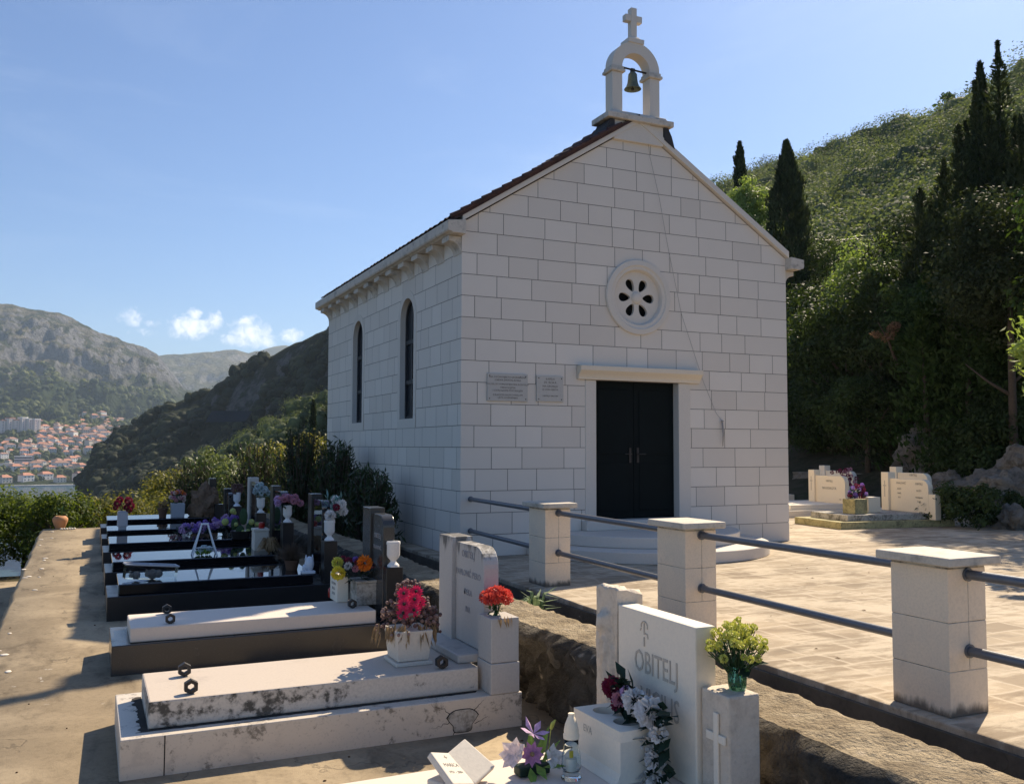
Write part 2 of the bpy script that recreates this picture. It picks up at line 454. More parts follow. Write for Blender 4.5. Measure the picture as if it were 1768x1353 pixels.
def mk_terrain(name, cols, scale, slope_rock=None, rock=(.30, .28, .26), bumps=.8, bd=3.0, zgreen=None):
    """hill ground: scrub and soil in patches, bare rock where it is steep"""
    m, t, p, pos = newmat(name)
    n1 = t.noise(pos, scale, 8, .68, .4)
    n2 = t.noise(pos, scale * 6, 8, .7)
    c = t.mix(t.ramp(n1, .36, .62), cols[0], cols[1])
    c = t.mix(t.math('MULTIPLY', t.ramp(n2, .46, .62), .7), c, cols[2])
    if slope_rock is not None:
        g = t.add('ShaderNodeNewGeometry')
        sp = t.add('ShaderNodeSeparateXYZ'); t.link(g.outputs['Normal'], sp.inputs[0])
        steep = t.math('ADD', t.math('SUBTRACT', 1.0, sp.outputs[2]), t.math('MULTIPLY', t.math('SUBTRACT', n2, .5), .9))
        rk = t.ramp(steep, slope_rock - .07, slope_rock + .07)
        if zgreen:
            zz = t.add('ShaderNodeSeparateXYZ'); t.link(pos, zz.inputs[0])
            hz = t.math('ADD', zz.outputs[2], t.math('MULTIPLY', t.math('SUBTRACT', n1, .5), zgreen[2]))
            up = t.ramp(hz, zgreen[0], zgreen[1])
            rk = t.math('MULTIPLY', rk, up)
            c = t.mix(up, c, t.mix(t.ramp(n2, .42, .56), (.060, .072, .042), (.19, .17, .125)))
        rc = t.mix(t.ramp(t.noise(pos, scale * 16, 6, .7), .4, .62), rock, tuple(x * .6 for x in rock))
        c = t.mix(rk, c, rc)
    t.link(c, p.inputs['Base Color'])
    p.inputs['Roughness'].default_value = 1.0
    p.inputs['Specular IOR Level'].default_value = 0.05
    bump(t, p, t.math('ADD', n2, t.noise(pos, scale * 22, 6, .7)), bumps, bd)
    return m
M_mount = mk_terrain('far_mountain_ground', ((.045, .065, .028), (.075, .090, .040), (.028, .045, .020)), .0030, .22, (.245, .24, .25), 1.0, 30, (120, 230, 200))
M_ridge = mk_terrain('far_ridge_ground', ((.11, .11, .075), (.19, .17, .12), (.06, .075, .045)), .0022, .2, (.28, .265, .25), .9, 30)
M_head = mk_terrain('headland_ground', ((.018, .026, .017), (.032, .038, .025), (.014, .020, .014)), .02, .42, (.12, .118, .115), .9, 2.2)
M_hill = mk_terrain('hillside_ground', ((.06, .07, .035), (.09, .095, .05), (.04, .048, .026)), .06, .62, (.24, .21, .18), .7, .6)
M_earth = mk_terrain('hill_soil', ((.075, .062, .04), (.10, .085, .055), (.04, .045, .02)), .35, None, bumps=.6, bd=.08)
M_rock = mk_terrain('cliff_rock', ((.30, .265, .22), (.42, .375, .315), (.17, .145, .115)), .9, None, bumps=1.0, bd=.12)
def mk_water():
    m, t, p, pos = newmat('sea_water')
    p.inputs['Base Color'].default_value = (.035, .075, .095, 1)
    p.inputs['Roughness'].default_value = .22
    bump(t, p, t.noise(t.scale(pos, 1, .4, 1), .12, 5), .25, 1.2)
    return m
M_water = mk_water()
M_foam = plain('foam', (.75, .78, .8), .8)

# ------------------------------------------------------------------ object helpers
def link(o):
    COL.objects.link(o)
    return o
def tagp(o, label=None, cat=None, group=None, kind=None):
    if label: o['label'] = label
    if cat: o['category'] = cat
    if group: o['group'] = group
    if kind: o['kind'] = kind
    return o
def thing(name, loc, label, cat, group=None, rz=0.0):
    o = link(bpy.data.objects.new(name, None))
    o.empty_display_size = .2
    o.location = [float(x) for x in loc]
    o.rotation_euler = (0, 0, rz)
    return tagp(o, label, cat, group)
class MB:
    def __init__(s):
        s.v, s.f, s.mi = [], [], []
    def quad(s, pts, mi=0):
        n = len(s.v)
        s.v += [tuple(map(float, p)) for p in pts]
        s.f.append(tuple(range(n, n + len(pts)))); s.mi.append(mi)
        return s
    def box(s, x0, x1, y0, y1, z0, z1, mi=0, mat=None, top=None):
        """top=(dx,dy): the top face grows by that much on each side"""
        n = len(s.v)
        tx, ty = top or (0, 0)
        P = [(x0, y0, z0), (x1, y0, z0), (x1, y1, z0), (x0, y1, z0), (x0 - tx, y0 - ty, z1), (x1 + tx, y0 - ty, z1), (x1 + tx, y1 + ty, z1), (x0 - tx, y1 + ty, z1)]
        if mat is not None: P = [tuple(mat @ Vector(p)) for p in P]
        s.v += P
        for q in ((0, 3, 2, 1), (4, 5, 6, 7), (0, 1, 5, 4), (1, 2, 6, 5), (2, 3, 7, 6), (3, 0, 4, 7)):
            s.f.append(tuple(n + i for i in q)); s.mi.append(mi)
        return s
    def prism(s, poly, d, axis='y', o=0.0, mi=0):
        """poly in the plane across `axis`, pushed from o to o+d"""
        n, k = len(s.v), len(poly)
        for dd in (o, o + d):
            for a, b in poly:
                s.v.append({'y': (a, dd, b), 'x': (dd, a, b), 'z': (a, b, dd)}[axis])
        s.f.append(tuple(range(n, n + k))); s.mi.append(mi)
        s.f.append(tuple(range(n + 2 * k - 1, n + k - 1, -1))); s.mi.append(mi)
        for i in range(k):
            j = (i + 1) % k
            s.f.append((n + i, n + k + i, n + k + j, n + j)); s.mi.append(mi)
        return s
    def tube(s, pts, rad, seg=8, mi=0, cap=True):
        pts = [Vector(p) for p in pts]
        rs = rad if isinstance(rad, (list, tuple)) else [rad] * len(pts)
        n = len(s.v)
        prev = None
        for i, p in enumerate(pts):
            d = (pts[min(i + 1, len(pts) - 1)] - pts[max(i - 1, 0)]).normalized()
            a = prev if prev is not None else (Vector((0, 0, 1)) if abs(d.z) < .9 else Vector((1, 0, 0)))
            x = (a - d * a.dot(d)).normalized(); y = d.cross(x)
            prev = x
            for k in range(seg):
                t = 2 * math.pi * k / seg
                s.v.append(tuple(p + (x * math.cos(t) + y * math.sin(t)) * rs[i]))
        for i in range(len(pts) - 1):
            for k in range(seg):
                j = (k + 1) % seg
                s.f.append((n + i * seg + k, n + i * seg + j, n + (i + 1) * seg + j, n + (i + 1) * seg + k)); s.mi.append(mi)
        if cap:
            s.f.append(tuple(n + k for k in range(seg))[::-1]); s.mi.append(mi)
            e = n + (len(pts) - 1) * seg
            s.f.append(tuple(e + k for k in range(seg))); s.mi.append(mi)
        return s
    def lathe(s, prof, c=(0, 0, 0), seg=24, mi=0):
        n = len(s.v)
        for r, z in prof:
            for k in range(seg):
                t = 2 * math.pi * k / seg
                s.v.append((c[0] + r * math.cos(t), c[1] + r * math.sin(t), c[2] + z))
        for i in range(len(prof) - 1):
            for k in range(seg):
                j = (k + 1) % seg
                s.f.append((n + i * seg + k, n + i * seg + j, n + (i + 1) * seg + j, n + (i + 1) * seg + k)); s.mi.append(mi)
        return s
    def ball(s, c, r, mi=0, seg=8, rings=6):
        rx, ry, rz = (r, r, r) if not isinstance(r, (tuple, list)) else r
        n = len(s.v)
        for i in range(rings + 1):
            ph = math.pi * i / rings
            for k in range(seg):
                t = 2 * math.pi * k / seg
                s.v.append((c[0] + rx * math.sin(ph) * math.cos(t), c[1] + ry * math.sin(ph) * math.sin(t), c[2] - rz * math.cos(ph)))
        for i in range(rings):
            for k in range(seg):
                j = (k + 1) % seg
                s.f.append((n + i * seg + k, n + i * seg + j, n + (i + 1) * seg + j, n + (i + 1) * seg + k)); s.mi.append(mi)
        return s
    def build(s, name, mats, parent=None, smooth=False, bevel=0.0, seg=2, tone=None):
        me = bpy.data.meshes.new(name)
        me.from_pydata(s.v, [], s.f)
        mats = mats if isinstance(mats, (list, tuple)) else [mats]
        for m in mats: me.materials.append(m)
        if len(mats) > 1: me.polygons.foreach_set('material_index', s.mi)
        if tone is not None:
            a = me.attributes.new('tone', 'FLOAT', 'FACE')
            a.data.foreach_set('value', tone)
        bm = bmesh.new(); bm.from_mesh(me)
        bmesh.ops.remove_doubles(bm, verts=bm.verts, dist=1e-5)
        if tone is None: bmesh.ops.recalc_face_normals(bm, faces=bm.faces)
        bm.to_mesh(me); bm.free()
        if smooth:
            me.polygons.foreach_set('use_smooth', [True] * len(me.polygons))
            if smooth is not True:
                try: me.set_sharp_from_angle(angle=smooth)
                except Exception: pass
        o = link(bpy.data.objects.new(name, me))
        if parent is not None: o.parent = parent
        if bevel:
            b = o.modifiers.new('bevel', 'BEVEL')
            b.width, b.segments, b.limit_method, b.angle_limit = bevel, seg, 'ANGLE', R(40)
        return o
def np_mesh(name, V, faces4, mats, tone=None, parent=None, smooth=False, mi=None):
    """V (n,3), faces4 (m,4) arrays; tone per vertex"""
    me = bpy.data.meshes.new(name)
    V = np.asarray(V, np.float32); faces4 = np.asarray(faces4, np.int32)
    k = faces4.shape[1]
    me.vertices.add(len(V)); me.vertices.foreach_set('co', V.ravel())
    me.loops.add(faces4.size); me.loops.foreach_set('vertex_index', faces4.ravel())
    me.polygons.add(len(faces4))
    me.polygons.foreach_set('loop_start', np.arange(0, faces4.size, k, dtype=np.int32))
    me.polygons.foreach_set('loop_total', np.full(len(faces4), k, np.int32))
    mats = mats if isinstance(mats, (list, tuple)) else [mats]
    for m in mats: me.materials.append(m)
    if mi is not None: me.polygons.foreach_set('material_index', np.asarray(mi, np.int32))
    if tone is not None:
        a = me.attributes.new('tone', 'FLOAT', 'POINT')
        a.data.foreach_set('value', np.asarray(tone, np.float32))
    if smooth: me.polygons.foreach_set('use_smooth', np.ones(len(faces4), bool))
    me.update(calc_edges=True)
    o = link(bpy.data.objects.new(name, me))
    if parent is not None: o.parent = parent
    return o
def outline(name, loops, d, mat, parent=None, matrix=None, bevel=0.0):
    """flat shape with holes (first loop outside), thickness d along its local z, from -d/2 to d/2"""
    cu = bpy.data.curves.new(name, 'CURVE')
    cu.dimensions, cu.fill_mode, cu.extrude = '2D', 'BOTH', d / 2
    for lp in loops:
        sp = cu.splines.new('POLY'); sp.points.add(len(lp) - 1)
        for p, (a, b) in zip(sp.points, lp): p.co = (a, b, 0, 1)
        sp.use_cyclic_u = True
    tmp = bpy.data.objects.new('tmp', cu); COL.objects.link(tmp)
    dg = bpy.context.evaluated_depsgraph_get()
    me = bpy.data.meshes.new_from_object(tmp.evaluated_get(dg))
    bpy.data.objects.remove(tmp); bpy.data.curves.remove(cu)
    if matrix is not None: me.transform(matrix)
    me.materials.clear(); me.materials.append(mat); me.name = name
    o = link(bpy.data.objects.new(name, me))
    if parent is not None: o.parent = parent
    if bevel:
        b = o.modifiers.new('bevel', 'BEVEL'); b.width, b.segments, b.limit_method, b.angle_limit = bevel, 2, 'ANGLE', R(40)
    return o
def text(body, size, mat, parent, matrix, ext=.0015, align='CENTER', name='lettering', spacing=1.0):
    cu = bpy.data.curves.new(name, 'FONT')
    cu.body, cu.size, cu.extrude, cu.align_x, cu.space_line = body, size, ext, align, spacing
    cu.resolution_u = 2
    tmp = bpy.data.objects.new('tmp', cu); COL.objects.link(tmp)
    dg = bpy.context.evaluated_depsgraph_get()
    me = bpy.data.meshes.new_from_object(tmp.evaluated_get(dg))
    bpy.data.objects.remove(tmp); bpy.data.curves.remove(cu)
    me.transform(matrix); me.materials.clear(); me.materials.append(mat); me.name = name
    o = link(bpy.data.objects.new(name, me)); o.parent = parent
    return o
def facing_west(x, y, z):    # text on a face that looks to -x
    return Matrix(((0, 0, -1, x), (-1, 0, 0, y), (0, 1, 0, z), (0, 0, 0, 1)))
def facing_south(x, y, z):   # text on a face that looks to -y
    return Matrix(((1, 0, 0, x), (0, 0, -1, y), (0, 1, 0, z), (0, 0, 0, 1)))
def copy_tree(root, loc=None, rz=None, sc=None, label=None, group=None):
    def cp(o, par):
        c = o.copy(); COL.objects.link(c); c.parent = par
        for ch in list(o.children): cp(ch, c)
        return c
    r = cp(root, None)
    if loc is not None: r.location = [float(x) for x in loc]
    if rz is not None: r.rotation_euler = (0, 0, rz)
    if sc is not None: r.scale = sc if isinstance(sc, tuple) else (sc, sc, sc)
    if label: r['label'] = label
    if group: r['group'] = group
    return r
def circle(cx, cy, r, n=48, a0=0.0, a1=2 * math.pi, closed=True):
    k = n if closed else n + 1
    return [(cx + r * math.cos(a0 + (a1 - a0) * i / n), cy + r * math.sin(a0 + (a1 - a0) * i / n)) for i in range(k)]

# ------------------------------------------------------------------ foliage helpers
def unit(a): return a / np.maximum(np.linalg.norm(a, axis=1, keepdims=True), 1e-9)
def leaf_quads(P, size, aspect=.45, up=None, spread=1.0, jit=.35, nrm=None, scatter_=.75):
    """one four-cornered leaf per point; up = preferred long-axis direction"""
    n = len(P)
    L = rng.normal(size=(n, 3))
    if up is not None: L = unit(L) * spread + np.asarray(up)
    L = unit(L)
    S = unit(np.cross(L, rng.normal(size=(n, 3))))
    N = np.cross(L, S)
    if nrm is not None:           # leaves lie roughly along the surface of their clump
        N = unit(nrm + scatter_ * rng.normal(size=(n, 3)) * .6)
        L = unit(np.cross(N, rng.normal(size=(n, 3)))); S = np.cross(N, L)
    s = size * (1 + jit * rng.uniform(-1, 1, (n, 1)))
    a = P - L * s * .5
    b = P + S * s * aspect * .5 + N * s * .06
    c = P + L * s * .5
    d = P - S * s * aspect * .5 + N * s * .06
    V = np.stack([a, b, c, d], 1).reshape(-1, 3)
    return V, np.arange(4 * n).reshape(-1, 4)
def shell_points(c, r, n, inner=.45):
    d = unit(rng.normal(size=(n, 3)))
    k = (inner ** 3 + (1 - inner ** 3) * rng.uniform(0, 1, (n, 1))) ** (1 / 3)
    return np.asarray(c) + d * k * np.asarray(r)
CLN = [None]
def clumpy(R3, n_clump, n_leaf, clump_r=.36, base=0.0, zc=None, flat=.8):
    """leaf points for a crown of half-sizes R3 made of n_clump clumps; returns points and tones"""
    rx, ry, rz = R3
    P, T, NN = [], [], []
    for i in range(n_clump):
        d = rng.normal(size=3); d /= np.linalg.norm(d)
        k = rng.uniform(.35, 1.0) ** .6
        c = np.array([d[0] * rx * k * .82, d[1] * ry * k * .82, d[2] * rz * k * .82 + (rz if zc is None else zc)])
        r = clump_r * min(rx, ry) * rng.uniform(.6, 1.3)
        m = int(n_leaf / n_clump * rng.uniform(.7, 1.3))
        pts = shell_points(c, (r, r, r * flat), m, .25)
        P.append(pts); NN.append(unit(pts - c) + np.array([0, 0, .35]))
        T.append(np.clip(rng.normal(.45 + .22 * rng.uniform(-1, 1), .17, m), 0, 1))
    CLN[0] = np.concatenate(NN)
    return np.concatenate(P), np.concatenate(T)
def crown_mesh(name, P, T, size, mat, parent, aspect=.45, up=None, spread=1.0, nrm=None):
    P = np.asarray(P)
    V, Fc = leaf_quads(P, size, aspect, up, spread, nrm=nrm)
    return np_mesh(name, V, Fc, mat, np.repeat(T, 4), parent)
def trunk_mesh(parent, h, r, limbs=5, reach=1.0, top=None, mat=None, lean=(0, 0)):
    m = MB()
    pts = [(0, 0, -.3), (lean[0] * .2, lean[1] * .2, h * .35), (lean[0] * .6, lean[1] * .6, h * .7), (lean[0], lean[1], h)]
    m.tube(pts, [r * 1.25, r, r * .72, r * .3], 8)
    for i in range(limbs):
        a = 2.4 * i + random.uniform(-.4, .4)
        z = h * random.uniform(.3, .75)
        x0, y0 = lean[0] * z / h, lean[1] * z / h
        e = reach * random.uniform(.6, 1.0)
        m.tube([(x0, y0, z), (x0 + math.cos(a) * e * .5, y0 + math.sin(a) * e * .5, z + e * .35), (x0 + math.cos(a) * e, y0 + math.sin(a) * e, z + e * .8)], [r * .5, r * .32, r * .12], 6)
    return m.build('trunk', mat or M_bark, parent, smooth=True)

# ================================================================== GROUND AND TERRACES
def struct(o): o['kind'] = 'structure'; return o

def smooth(a, b, x):
    t = np.clip((x - a) / (b - a), 0, 1); return t * t * (3 - 2 * t)
def fbm(x, y, oct_=5, seed=0.0):
    s, a, f = 0.0, 1.0, 1.0
    for i in range(oct_):
        s += a * mnoise.noise(Vector((x * f + seed, y * f - seed * .7, seed * 1.3 + i * 7.1)))
        a *= .5; f *= 2.03
    return s
def zlocal(x, y):
    d1 = max(0.0, -9.5 - x)
    d2 = max(0.0, y - 11.5) * float(1 - smooth(6, 22, x - .55 * max(0.0, y - 11.5)))
    z = -1.35 - .30 * math.hypot(d1, d2)
    up = max(0.0, x - 13.2 - .12 * max(0, 8 - y))
    z = z + float(smooth(-2, 12, x)) * 1.28
    z += .34 * up + (.10 * fbm(x * .3, y * .3, 4) if max(d1, d2, up) > .5 else 0)
    return max(z, -61.0)
gx = np.concatenate([np.arange(-230, -30, 8.0), np.arange(-30, 40, 1.25), np.arange(40, 90, 5.0)])
gy = np.concatenate([np.arange(-45, -15, 5.0), np.arange(-15, 45, 1.25), np.arange(45, 240, 8.0)])
V = np.array([[x, y, zlocal(x, y)] for y in gy for x in gx])
nx = len(gx)
I = np.array([[j * nx + i, j * nx + i + 1, (j + 1) * nx + i + 1, (j + 1) * nx + i] for j in range(len(gy) - 1) for i in range(nx - 1)])
struct(np_mesh('hill_ground', V, I, M_earth, smooth=True))

# paved terrace round the chapel: a thick slab with a rough edge
m = MB(); m.box(-.30, 15.2, -16, 11.5, -1.5, 0.0)
struct(m.build('terrace_paving', M_paver, bevel=.012))
m = MB(); m.box(-.335, -.302, -16, 11.5, -1.4, -.045)
struct(m.build('terrace_edge', M_drain))
m = MB(); m.box(-1.6, -.34, -16, 9.2, -1.4, -.36)
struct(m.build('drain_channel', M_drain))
# a few fallen leaves blown over the paving
m = MB()
for i in range(140):
    x, y = rng.uniform(.2, 9), rng.uniform(-9.5, 3)
    if y > -2.2 and -.2 < x < 6.4: continue
    t_ = rng.uniform(0, 6.28); l_ = rng.uniform(.012, .03); c_, s_ = math.cos(t_) * l_, math.sin(t_) * l_
    m.quad([(x - c_, y - s_, .003), (x + s_ * .45, y - c_ * .45, .009), (x + c_, y + s_, .004), (x - s_ * .45, y + c_ * .45, .010)])
o = m.build('fallen_leaves', M_dry); o['kind'] = 'stuff'

PRE = set(bpy.data.objects)
# grave terrace: sloping concrete, one long strip with a slightly ragged outer edge
ys = np.arange(-14.5, 9.45, .25)
V, Q = [], []
for y in ys:
    e = -5.80 + .035 * fbm(y * 1.4, 2.0, 4) + .012 * (y < -2) * (y + 2)
    for (x, z) in ((e - .05, -1.6), (e - .02, zp(y) - .06), (e + .05, zp(y) + .002), (-4.9, zp(y)), (-3.2, zp(y)), (-1.2, zp(y)), (-1.2, -1.6)):
        V.append((x, y, z))
for j in range(len(ys) - 1):
    for i in range(6): Q.append((7 * j + i, 7 * j + i + 1, 7 * j + 8 + i, 7 * j + 7 + i))
k = 7 * (len(ys) - 1)
Q += [(0, 1, 2, 3), (k + 3, k + 2, k + 1, k), (0, 3, 5, 6), (k + 6, k + 5, k + 3, k)]
struct(np_mesh('grave_terrace_path', np.array(V), np.array(Q), M_path))
m = MB(); m.box(-9.4, -5.84, -14, 9.8, -1.6, -1.28)
struct(m.build('lower_path', M_path))
# pale stones along the outer edge
m = MB()
for i in range(26):
    y = rng.uniform(-7, 9); x = -5.78 + rng.uniform(-.02, .25)
    m.ball((x, y, zp(y) + .004), (rng.uniform(.02, .05), rng.uniform(.02, .06), .008), seg=7, rings=4)
o = m.build('stone_chips', M_trim, smooth=True); o['kind'] = 'stuff'
m = MB()
for i in range(60):
    y = rng.uniform(-8, 8); x = rng.uniform(-5.7, -1.5)
    m.ball((x, y, zp(y) + .003), (rng.uniform(.006, .02), rng.uniform(.006, .02), .006), seg=5, rings=3)
o = m.build('gravel_and_leaf_litter', M_dry, smooth=True); o['kind'] = 'stuff'

# rubble retaining wall behind the headstones, swept along y with stones standing proud
ys = np.arange(-14.0, 9.6, .055)
cs = []
for t in np.linspace(0, 1, 16): cs.append((-1.34, -1.0 + t * 1.0, 'f'))
for t in np.linspace(0, 1, 10)[1:]: cs.append((-1.34 + t * .54, 0.0, 't'))
for t in np.linspace(0, 1, 5)[1:]: cs.append((-.80, -t * .5, 'b'))
V = []
for y in ys:
    top = .02 + .018 * fbm(y * .9, 0.3, 4) + .02 * math.sin(y * .7)
    for (x, z, side) in cs:
        c = mnoise.voronoi(Vector((x * 2.0, y * 3.4, z * 4.2)))[0]
        edge = min(1.0, (c[1] - c[0]) * 3.2)
        rough = .022 * fbm(x * 9 + y * 9, z * 9 - y * 4, 4, 4.0)
        X, Z = x, z
        if side == 'f':
            k = 1 - max(0.0, (z + .07) / .07) ** 2 if z > -.07 else 1
            X = x - .085 * edge * k - rough - .02 * fbm(y * .8, z * .8, 3, 9.0) + (.05 * (1 - k))
            Z = z + top
        elif side == 't':
            Z = top + .010 * edge + rough * .8 + .012 * fbm(x * 4, y * 4, 3, 2.0)
            if x < -1.27: Z -= .03 * (1 - (x + 1.34) / .07)
        else:
            X = x + .02 * edge + rough; Z = z + top
        V.append((X, y, Z))
n = len(cs)
Q = [(j * n + i, j * n + i + 1, (j + 1) * n + i + 1, (j + 1) * n + i) for j in range(len(ys) - 1) for i in range(n - 1)]
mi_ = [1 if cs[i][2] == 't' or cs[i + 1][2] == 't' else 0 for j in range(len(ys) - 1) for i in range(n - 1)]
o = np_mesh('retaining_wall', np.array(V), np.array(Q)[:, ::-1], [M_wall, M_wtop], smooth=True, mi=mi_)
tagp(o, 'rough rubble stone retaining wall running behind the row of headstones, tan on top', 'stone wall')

POST = set(bpy.data.objects)
GRAVE_SET = [o for o in POST - PRE if o.parent is None]
# ================================================================== CHAPEL
H = .32
FW, SD = 6.123, 8.25            # facade width, depth
EZ, RS = 4.95, .632             # eaves height, roof slope
CX = FW / 2
chapel = thing('stone_chapel', (CX, SD / 2, 0), 'pale limestone block chapel with a gabled front, dark door and round flower window', 'chapel')
def P(o):                       # parent while keeping world placement
    o.parent = chapel; o.matrix_parent_inverse = Matrix.Translation((-CX, -SD / 2, 0)); return o

def arch_pts(c, hw, z0, zt, n=20):
    """window outline: flat sill at z0, round head whose top is zt"""
    zs = zt - hw
    return [(c - hw, z0), (c + hw, z0)] + [(c + hw * math.cos(math.pi * i / n), zs + hw * math.sin(math.pi * i / n)) for i in range(n + 1)]
WIN = [2.535, 5.71]             # window centres along the side wall
WHW, WZ0, WZT = .365, 2.08, 4.16
FRW = .13                       # frame width
gable = [(.01, 0), (FW - .01, 0), (FW - .01, EZ - .02), (CX, EZ + RS * CX - .02), (.01, EZ - .02)]
ROSE = (3.06, 4.02)
doorhole = [(2.08, .02), (4.06, .02), (4.06, 2.66), (2.08, 2.66)]
# backing walls (mortar colour shows in the joints)
Mf = Matrix(((1, 0, 0, 0), (0, 0, -1, .135), (0, 1, 0, 0), (0, 0, 0, 1)))
P(outline('front_wall_core', [gable, doorhole, circle(ROSE[0], ROSE[1], .56)], .25, M_joint, matrix=Mf))
Ms = Matrix(((0, 0, 1, .135), (1, 0, 0, 0), (0, 1, 0, 0), (0, 0, 0, 1)))
holes = [arch_pts(c, WHW + FRW - .01, WZ0 - .15, WZT + FRW - .01) for c in WIN]
P(outline('side_wall_core', [[(.262, 0), (SD, 0), (SD, EZ - .02), (.262, EZ - .02)]] + holes, .25, M_joint, matrix=Ms))
m = MB(); m.box(FW - .26, FW, .262, SD, 0, EZ - .02); m.prism([(.262, 0), (FW - .262, 0), (FW - .262, EZ), (CX, EZ + RS * CX - .15), (.262, EZ)], .25, 'y', SD - .25)
P(m.build('rear_walls', M_trim))

def clip(poly, a, b, c):        # keep a*x + b*z <= c
    out = []
    for i in range(len(poly)):
        p, q = poly[i], poly[(i + 1) % len(poly)]
        dp, dq = a * p[0] + b * p[1] - c, a * q[0] + b * q[1] - c
        if dp <= 0: out.append(p)
        if dp * dq < 0:
            t = dp / (dp - dq); out.append((p[0] + t * (q[0] - p[0]), p[1] + t * (q[1] - p[1])))
    return out
def hole_iv(h, z):              # x-interval that a hole covers at height z
    if h[0] == 'r': return (h[1], h[2]) if h[3] <= z <= h[4] else None
    if h[0] == 'c':
        d = h[3] ** 2 - (z - h[2]) ** 2
        return (h[1] - math.sqrt(d), h[1] + math.sqrt(d)) if d > 0 else None
    if h[0] == 'a':             # arch: centre, half width, z0, top
        c, hw, z0, zt = h[1:]
        if not z0 <= z <= zt: return None
        zs = zt - hw
        k = hw if z <= zs else math.sqrt(max(0, hw * hw - (z - zs) ** 2))
        return (c - k, c + k)
def coursed(width, zmax, holes, wmin, wmax, first, seed):
    """courses of cut blocks with alternating bond; returns list of (polygon, tone)"""
    r = random.Random(seed)
    g = .0042
    res = []
    row = 0
    z = 0.0
    while z < zmax:
        xs = [0.0]
        x = (first[0] if row % 2 == 0 else first[1]) * r.uniform(.85, 1.15)
        while x < width - wmin * .45:
            xs.append(x); x += r.choice((wmin, (wmin + wmax) / 2, wmax, wmax * 1.12, (wmin * .6 + wmax * .4))) * r.uniform(.92, 1.08)
        xs.append(width)
        for a, b in zip(xs, xs[1:]):
            tone = min(1, max(0, r.gauss(.5, .22)))
            z0, z1 = z + g, z + H - g
            A, B = a + (g if a > 0 else 0), b - (g if b < width else 0)
            cuts = {z0, z1}
            hit = False
            for h in holes:
                lo, hi = {'r': lambda: (h[3], h[4]), 'c': lambda: (h[2] - h[3], h[2] + h[3]), 'a': lambda: (h[3], h[4])}[h[0]]()
                hx = {'r': lambda: (h[1], h[2]), 'c': lambda: (h[1] - h[3], h[1] + h[3]), 'a': lambda: (h[1] - h[2], h[1] + h[2])}[h[0]]()
                if hi <= z0 or lo >= z1 or hx[1] <= A or hx[0] >= B: continue
                hit = True
                for q in (lo, hi):
                    if z0 < q < z1: cuts.add(q)
                if h[0] != 'r':
                    for i in range(1, 14): cuts.add(z0 + (z1 - z0) * i / 14)
            if not hit:
                res.append(([(A, z0), (B, z0), (B, z1), (A, z1)], tone)); continue
            cz = sorted(cuts)
            for s0, s1 in zip(cz, cz[1:]):
                segs = [(A, B, A, B)]
                for h in holes:
                    i0, i1 = hole_iv(h, s0 + 1e-5), hole_iv(h, s1 - 1e-5)
                    if i0 is None and i1 is None: continue
                    if i0 is None: i0 = ((i1[0] + i1[1]) / 2,) * 2
                    if i1 is None: i1 = ((i0[0] + i0[1]) / 2,) * 2
                    ns = []
                    for (a0, b0, a1, b1) in segs:
                        for (p0, q0, p1, q1) in ((a0, min(b0, i0[0]), a1, min(b1, i1[0])), (max(a0, i0[1]), b0, max(a1, i1[1]), b1)):
                            if q0 - p0 > 1e-4 or q1 - p1 > 1e-4: ns.append((p0, max(p0, q0), p1, max(p1, q1)))
                    segs = ns
                for (a0, b0, a1, b1) in segs:
                    res.append(([(a0, s0), (b0, s0), (b1, s1), (a1, s1)], tone))
        z += H; row += 1
    return res
def facing_mesh(name, polys, to3, mats):
    m = MB(); tones = []
    for poly, tone in polys:
        pts = []
        for p in poly:
            if not pts or (abs(p[0] - pts[-1][0]) + abs(p[1] - pts[-1][1])) > 1e-5: pts.append(p)
        if len(pts) > 2 and (abs(pts[0][0] - pts[-1][0]) + abs(pts[0][1] - pts[-1][1])) < 1e-5: pts.pop()
        if len(pts) < 3: continue
        m.quad([to3(a, b) for a, b in pts]); tones.append(tone)
    return m.build(name, mats, tone=tones)
fh = [('r', 2.08, 4.06, 0, 2.66), ('r', 1.93, 4.24, 2.66, 2.875), ('c', ROSE[0], ROSE[1], .60)]
pol = coursed(FW, EZ + RS * CX - .05, fh, .42, .66, (.50, .24), 5)
cl_ = []
for poly, t in pol:
    q = clip(clip(poly, -RS, 1, EZ - .03), RS, 1, EZ - .03 + RS * FW)
    if len(q) > 2: cl_.append((q, t))
P(facing_mesh('front_wall', cl_, lambda a, b: (a, 0.0, b), M_block))
sh = [('a', c, WHW + FRW, WZ0 - .16, WZT + FRW) for c in WIN]
pol = coursed(SD, 4.72, sh, .40, .62, (.15, .40), 8)
P(facing_mesh('side_wall', [(p[::-1], t) for p, t in pol], lambda a, b: (0.0, a, b), M_block))

